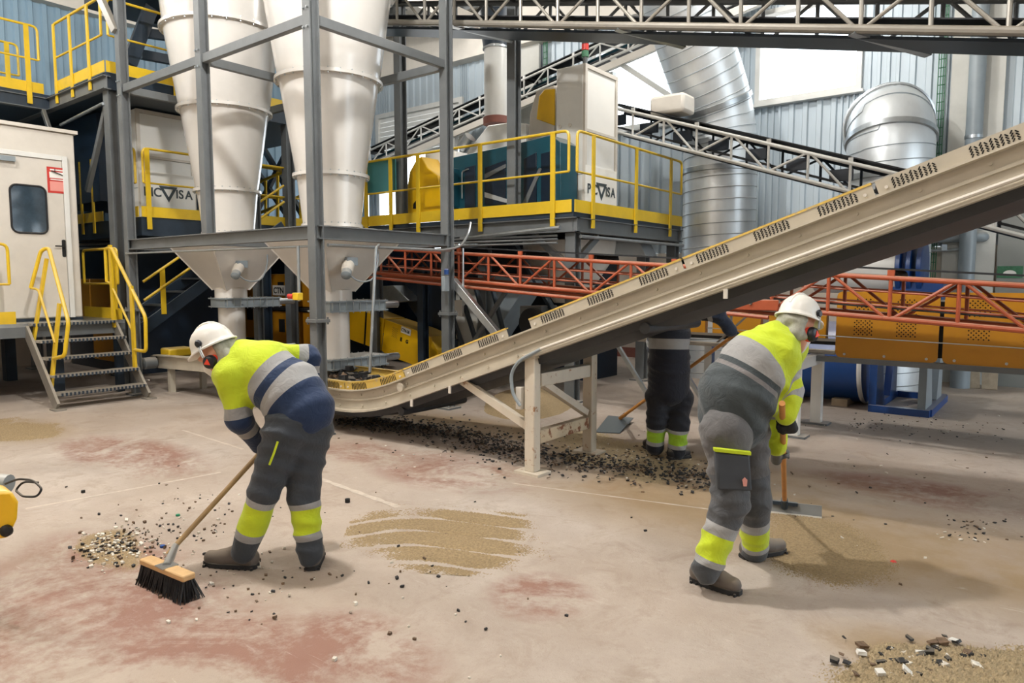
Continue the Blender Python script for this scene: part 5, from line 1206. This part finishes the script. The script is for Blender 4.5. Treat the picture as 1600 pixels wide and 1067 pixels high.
# head block: seen from (212,865) to (308,905)
e0, e1 = atz(222, 872, .13), atz(302, 905, .13); ax = (e1-e0).normalized(); nrm = Vector((-ax.y, ax.x, 0)); mid = (e0+e1)/2; L_ = (e1-e0).length
k = MB(); k.beam(mid-ax*.22, mid+ax*.22, .075, .035); k.build('head_block', 'wood', br, bevel=.008)
rnd = random.Random(5); k = MB()
for i in range(34):
    for j in range(5):
        b0 = mid+ax*(-.21+.42*i/33)+nrm*(-.028+.014*j)+UP*-.015; sp_ = nrm*(-.028+.014*j)*.9+ax*((i-16.5)/16.5*.03)
        for q in range(2):
            e = b0+sp_+Vector((rnd.uniform(-.015, .015), rnd.uniform(-.015, .015), 0)); e.z = .004; k.tube(b0, e, .0045, 4, r2=.003, cap=False)
stuff(k.build('bristles', 'bristle', br))
part('bristle_core', 'bristle', br, 'prism', [mid-ax*.21-nrm*.028-UP*.015, mid+ax*.21-nrm*.028-UP*.015, mid+ax*.21+nrm*.028-UP*.015, mid-ax*.21+nrm*.028-UP*.015], UP*-.06)
so_ = part('socket', 'galv', br, 'tube', mid+UP*.01, hA+hd1*.06, .026, 12, r2=.02)
part('socket_foot', 'galv', br, 'cbox', (mid.x, mid.y, mid.z+.018), (.09, .09, .006))
sr = thing('floor_scraper', 'wooden handled floor scraper with dark steel blade held by the right worker', 'scraper', atz(1240, 800))
part('handle', 'handle_wood', sr, 'tube', rA, rB, .0165, 14)
b0, b1 = atz(1196, 800), atz(1284, 810); k = MB(); a_ = (b1-b0).normalized(); n_ = Vector((-a_.y, a_.x, 0))
k.prism([b0+UP*.004, b1+UP*.004, b1+UP*.085+n_*.03, b0+UP*.085+n_*.03], n_*.006); k.build('blade', 'steel', sr)
k = MB(); m_ = (b0+b1)/2; k.beam(rA-a_*.09+UP*.0, rA+a_*.09, .03, .025); k.build('blade_clamp', 'dark_steel', sr); part('socket', 'dark_steel', sr, 'tube', rA-UP*.03, rA+rd*.09, .024, 12)
part('rubber_lip', 'mask_white', sr, 'prism', [b0, b1, b1+UP*.012, b0+UP*.012], n_*-.006)
sh = thing('shovel', 'wooden handled shovel behind the conveyor leg, blade flat on the floor', 'shovel', atz(955, 668))
part('handle', 'handle_wood', sh, 'tube', sA, sB, .017, 12)
q0, q1, q2, q3 = atz(930, 676), atz(968, 678), atz(990, 660), atz(950, 656)
k = MB(); k.prism([q0+UP*.004, q1+UP*.004, q2+UP*.05, q3+UP*.05], UP*.008); k.build('blade', 'dark_steel', sh, bevel=.003)
part('socket', 'dark_steel', sh, 'tube', (q2+q3)/2+UP*.045, sA+sd_*.08, .022, 12)
# ================================================================== sand, pellets and scrap on the floor
mat('sand', (148, 128, 96), .9, var=.28, scale=60, bump=.6, bscale=180); mat('sand_pale', (168, 150, 118), .9, var=.25, scale=50, bump=.6, bscale=160)
mat('pellet_pale', (214, 208, 196), .6, var=.3, scale=40); mat('pellet_brown', (104, 84, 66), .7, var=.4, scale=40); mat('scrap_dark', (38, 38, 40), .6, var=.5, scale=30); mat('plastic_green', (20, 130, 90), .4); mat('plastic_blue', (20, 70, 140), .4); mat('plastic_red', (200, 60, 50), .4)
def vnoise(x, y, seed, oct_=4):
    r = np.random.RandomState(seed); z = 0*x; a = 1.0
    for o in range(oct_):
        for i in range(3):
            t = r.uniform(0, 6.28); f = 6*2**o*r.uniform(.7, 1.3); z = z+a*np.sin((x*math.cos(t)+y*math.sin(t))*f+r.uniform(0, 6.28)+1.3*np.sin((x*math.sin(t)-y*math.cos(t))*f*.6)); 
        a *= .55
    return z/3
def mound(name, label, quad, h, m, seed, grooves=0, n=190, rough=.35, sink=.3, cat='sand', peak=1.0, group='sand heaps on the floor'):
    """low heap inside the ground quad given by four picture corners of its bounding box (left, top, right, bottom)"""
    l, t, r, b = [atz(*q) for q in quad]; c = (l+t+r+b)/4; u = (r-l)/2; w = (t-b)/2; tt = np.linspace(-1.15, 1.15, n); X, Y = np.meshgrid(tt, tt, indexing='ij')
    wx = c.x+X*u.x+Y*w.x; wy = c.y+X*u.y+Y*w.y; R = np.sqrt(X*X+Y*Y); nz = vnoise(wx, wy, seed)
    z = (1-np.clip(R, 0, 2)**2)*peak+rough*nz-sink
    if peak*h < .1: z = z+np.random.RandomState(seed).normal(size=z.shape)*.22
    if grooves: s_ = ((Y+.25*X*X+.05*np.sin(X*3)+.03*nz)*grooves/2+.35) % 1.0-.5; z = z-1.25*np.exp(-(s_/.085)**2)+.25
    z = h*np.clip(z, -.6, None); v = np.stack([wx, wy, z], -1).reshape(-1, 3)
    k = MB(); ii = np.arange(n*n).reshape(n, n); f = np.stack([ii[:-1, :-1], ii[1:, :-1], ii[1:, 1:], ii[:-1, 1:]], -1).reshape(-1, 4)
    f = f[(v[f][:, :, 2].max(1) > -.001)]
    use = np.unique(f); mp = -np.ones(n*n, int); mp[use] = np.arange(len(use))
    k.v = [tuple(p) for p in v[use]]; k.f = [tuple(q) for q in mp[f].tolist()]; k.m = [0]*len(k.f)
    o = k.build(name, m, None, ang=180); stuff(o); o['label'] = label; o['category'] = cat; return o
mound('sand_patch', 'tan sand patch with curved sweep marks in the middle of the floor', [(556, 835), (700, 790), (838, 850), (700, 882)], .011, 'sand', 3, grooves=4.2, rough=.45, sink=.15)
mound('sand_patch', 'smooth sand patch in front of the scraper worker, in his shadow', [(1180, 850), (1240, 792), (1405, 868), (1300, 912)], .010, 'sand', 8, rough=.3, sink=.25)
mound('sand_patch', 'brown sand heap with shells at the bottom right corner', [(1270, 1062), (1420, 1005), (1640, 1030), (1500, 1110)], .03, 'sand_pale', 14, rough=.5, sink=.2)
mound('sand_patch', 'tan sand patch in front of the cabin stair at the left edge', [(-60, 675), (20, 652), (100, 672), (30, 692)], .012, 'sand', 22, rough=.5, sink=.2)
mound('sand_patch', 'thin sand around the swept pellets left of the broom', [(112, 868), (170, 830), (235, 858), (190, 894)], .006, 'sand', 31, rough=.5, sink=.3)
mound('sand_patch', 'conical brown heap under the beige conveyor behind its leg', [(755, 640), (815, 606), (905, 628), (830, 652)], .22, 'sand', 41, rough=.06, sink=.1, peak=1.0)
mound('sand_patch', 'dusty spill of sand below the conveyor leg', [(840, 690), (960, 672), (1110, 735), (950, 735)], .008, 'sand_pale', 47, rough=.55, sink=.3)
def chips(name, label, pts, size, m, seed, flat=.45, cat='debris'):
    """pts: list of (x,y,z); one joined scatter of small irregular lumps"""
    r = np.random.RandomState(seed); k = MB()
    cube = np.array([(-1, -1, -1), (1, -1, -1), (1, 1, -1), (-1, 1, -1), (-1, -1, 1), (1, -1, 1), (1, 1, 1), (-1, 1, 1)], float)
    ff = [(0, 3, 2, 1), (4, 5, 6, 7), (0, 1, 5, 4), (1, 2, 6, 5), (2, 3, 7, 6), (3, 0, 4, 7)]
    for p in pts:
        s = size*r.uniform(.45, 1.5); q = cube*np.array([1, r.uniform(.5, 1), flat*r.uniform(.5, 1.2)])*s*.5*(1+.25*r.normal(size=(8, 3))*.6); a = r.uniform(0, 6.28)
        t = r.normal()*.25; x = q[:, 0]*math.cos(a)-q[:, 1]*math.sin(a); y = q[:, 0]*math.sin(a)+q[:, 1]*math.cos(a); z = q[:, 2]+x*t
        k.mi = r.randint(len(m)) if isinstance(m, (list, tuple)) else 0
        k.add(np.stack([p[0]+x, p[1]+y, p[2]+z-z.min()], 1), ff)
    o = k.build(name, m, None, smooth=False); stuff(o); o['label'] = label; o['category'] = cat; return o
R_ = np.random.RandomState(2)
def gauss_px(cx, cy, sx, sy, n): return [(lambda q: (q.x, q.y, 0))(atz(cx+R_.normal()*sx, min(1060, max(600, cy+R_.normal()*sy)))) for _ in range(n)]
chips('pellet_scatter', 'pale and brown pellets swept into a loose heap left of the broom', gauss_px(168, 858, 22, 11, 260)+gauss_px(215, 850, 40, 18, 150), .014, ['pellet_pale', 'pellet_brown', 'pellet_pale', 'scrap_dark'], 4, .7)
chips('pellet_scatter', 'single pellets strewn over the floor around the broom worker', gauss_px(300, 830, 90, 45, 120)+gauss_px(380, 910, 80, 30, 60)+gauss_px(640, 920, 140, 60, 50), .013, ['pellet_pale', 'scrap_dark', 'pellet_brown'], 5, .7)
row = []
for i in range(1900):
    x = R_.uniform(-7.0, -2.2); sp = .16+.1*R_.rand(); row.append((x, 5.62+R_.normal()*sp+.12*math.sin(x*2), .0+abs(R_.normal())*.01))
chips('scrap_row', 'dark scrap chips spilled in a row under the beige conveyor', row, .02, ['scrap_dark', 'scrap_dark', 'scrap_dark', 'pellet_brown', 'rubber'], 6)
chips('scrap_row', 'loose dark and pale chips behind the conveyor leg', gauss_px(950, 712, 60, 9, 260)+gauss_px(1090, 735, 60, 14, 140)+gauss_px(760, 690, 100, 18, 120), .017, ['scrap_dark', 'pellet_brown', 'pellet_pale', 'scrap_dark'], 7)
chips('gravel_scatter', 'fine gravel on the floor around the blue stand', gauss_px(1440, 668, 90, 14, 90)+gauss_px(1380, 660, 60, 8, 60)+gauss_px(1530, 830, 45, 12, 45)+gauss_px(1350, 770, 140, 60, 60), .014, ['scrap_dark', 'pellet_brown', 'scrap_dark', 'pellet_pale'], 8)
hp2 = [(p[0], p[1], .012) for p in gauss_px(1430, 1035, 55, 16, 60)]
chips('shell_scatter', 'broken dark and white shell pieces on the bottom right heap', hp2, .034, ['scrap_dark', 'pellet_pale', 'pellet_brown', 'rubber', 'mask_white'], 9, .35)
tl = [(R_.uniform(-7.4, -5.9), R_.uniform(5.1, 5.8), .42+abs(R_.normal())*.05) for _ in range(260)]
chips('belt_load', 'dark lumps lying on the conveyor tail below the near silo', tl, .07, ['scrap_dark', 'rubber', 'pellet_brown'], 10, .7)
def item(name, label, px, py, m, prof): tag(part(name, m, None, 'lathe', prof, atz(px, py), 14), label, 'litter')
item('round_plug', 'small black round cap on the floor right of the broom worker', 543, 785, 'black', [(.012, 0), (.02, .002), (.02, .03), (.014, .032)])
item('plastic_cube', 'black plastic bit alone on the floor left of the pale joint line', 130, 770, 'black', [(.012, 0), (.016, .003), (.015, .022), (.008, .024)])
item('bottle_cap', 'green bottle cap between the pellets and the broom handle', 278, 806, 'plastic_green', [(.014, 0), (.016, .002), (.015, .012), (.012, .014)])
item('bottle_cap', 'blue bottle cap just above the broom head', 254, 855, 'plastic_blue', [(.014, 0), (.017, .002), (.016, .014), (.012, .016)])
item('plastic_shard', 'red plastic shard at the edge of the sand patch by the scraper worker', 1396, 878, 'plastic_red', [(.006, 0), (.018, .001), (.014, .008), (.004, .01)])
# ================================================================== small joined fasteners are uncountable trim
for o in bpy.data.objects:
    if o.parent and o.name.split('.')[0] in ('flange_bolts', 'gate_bolts', 'guard_bolts', 'channel_bolts', 'slot_pattern', 'bolt', 'netting_strip'): o['kind'] = 'stuff'
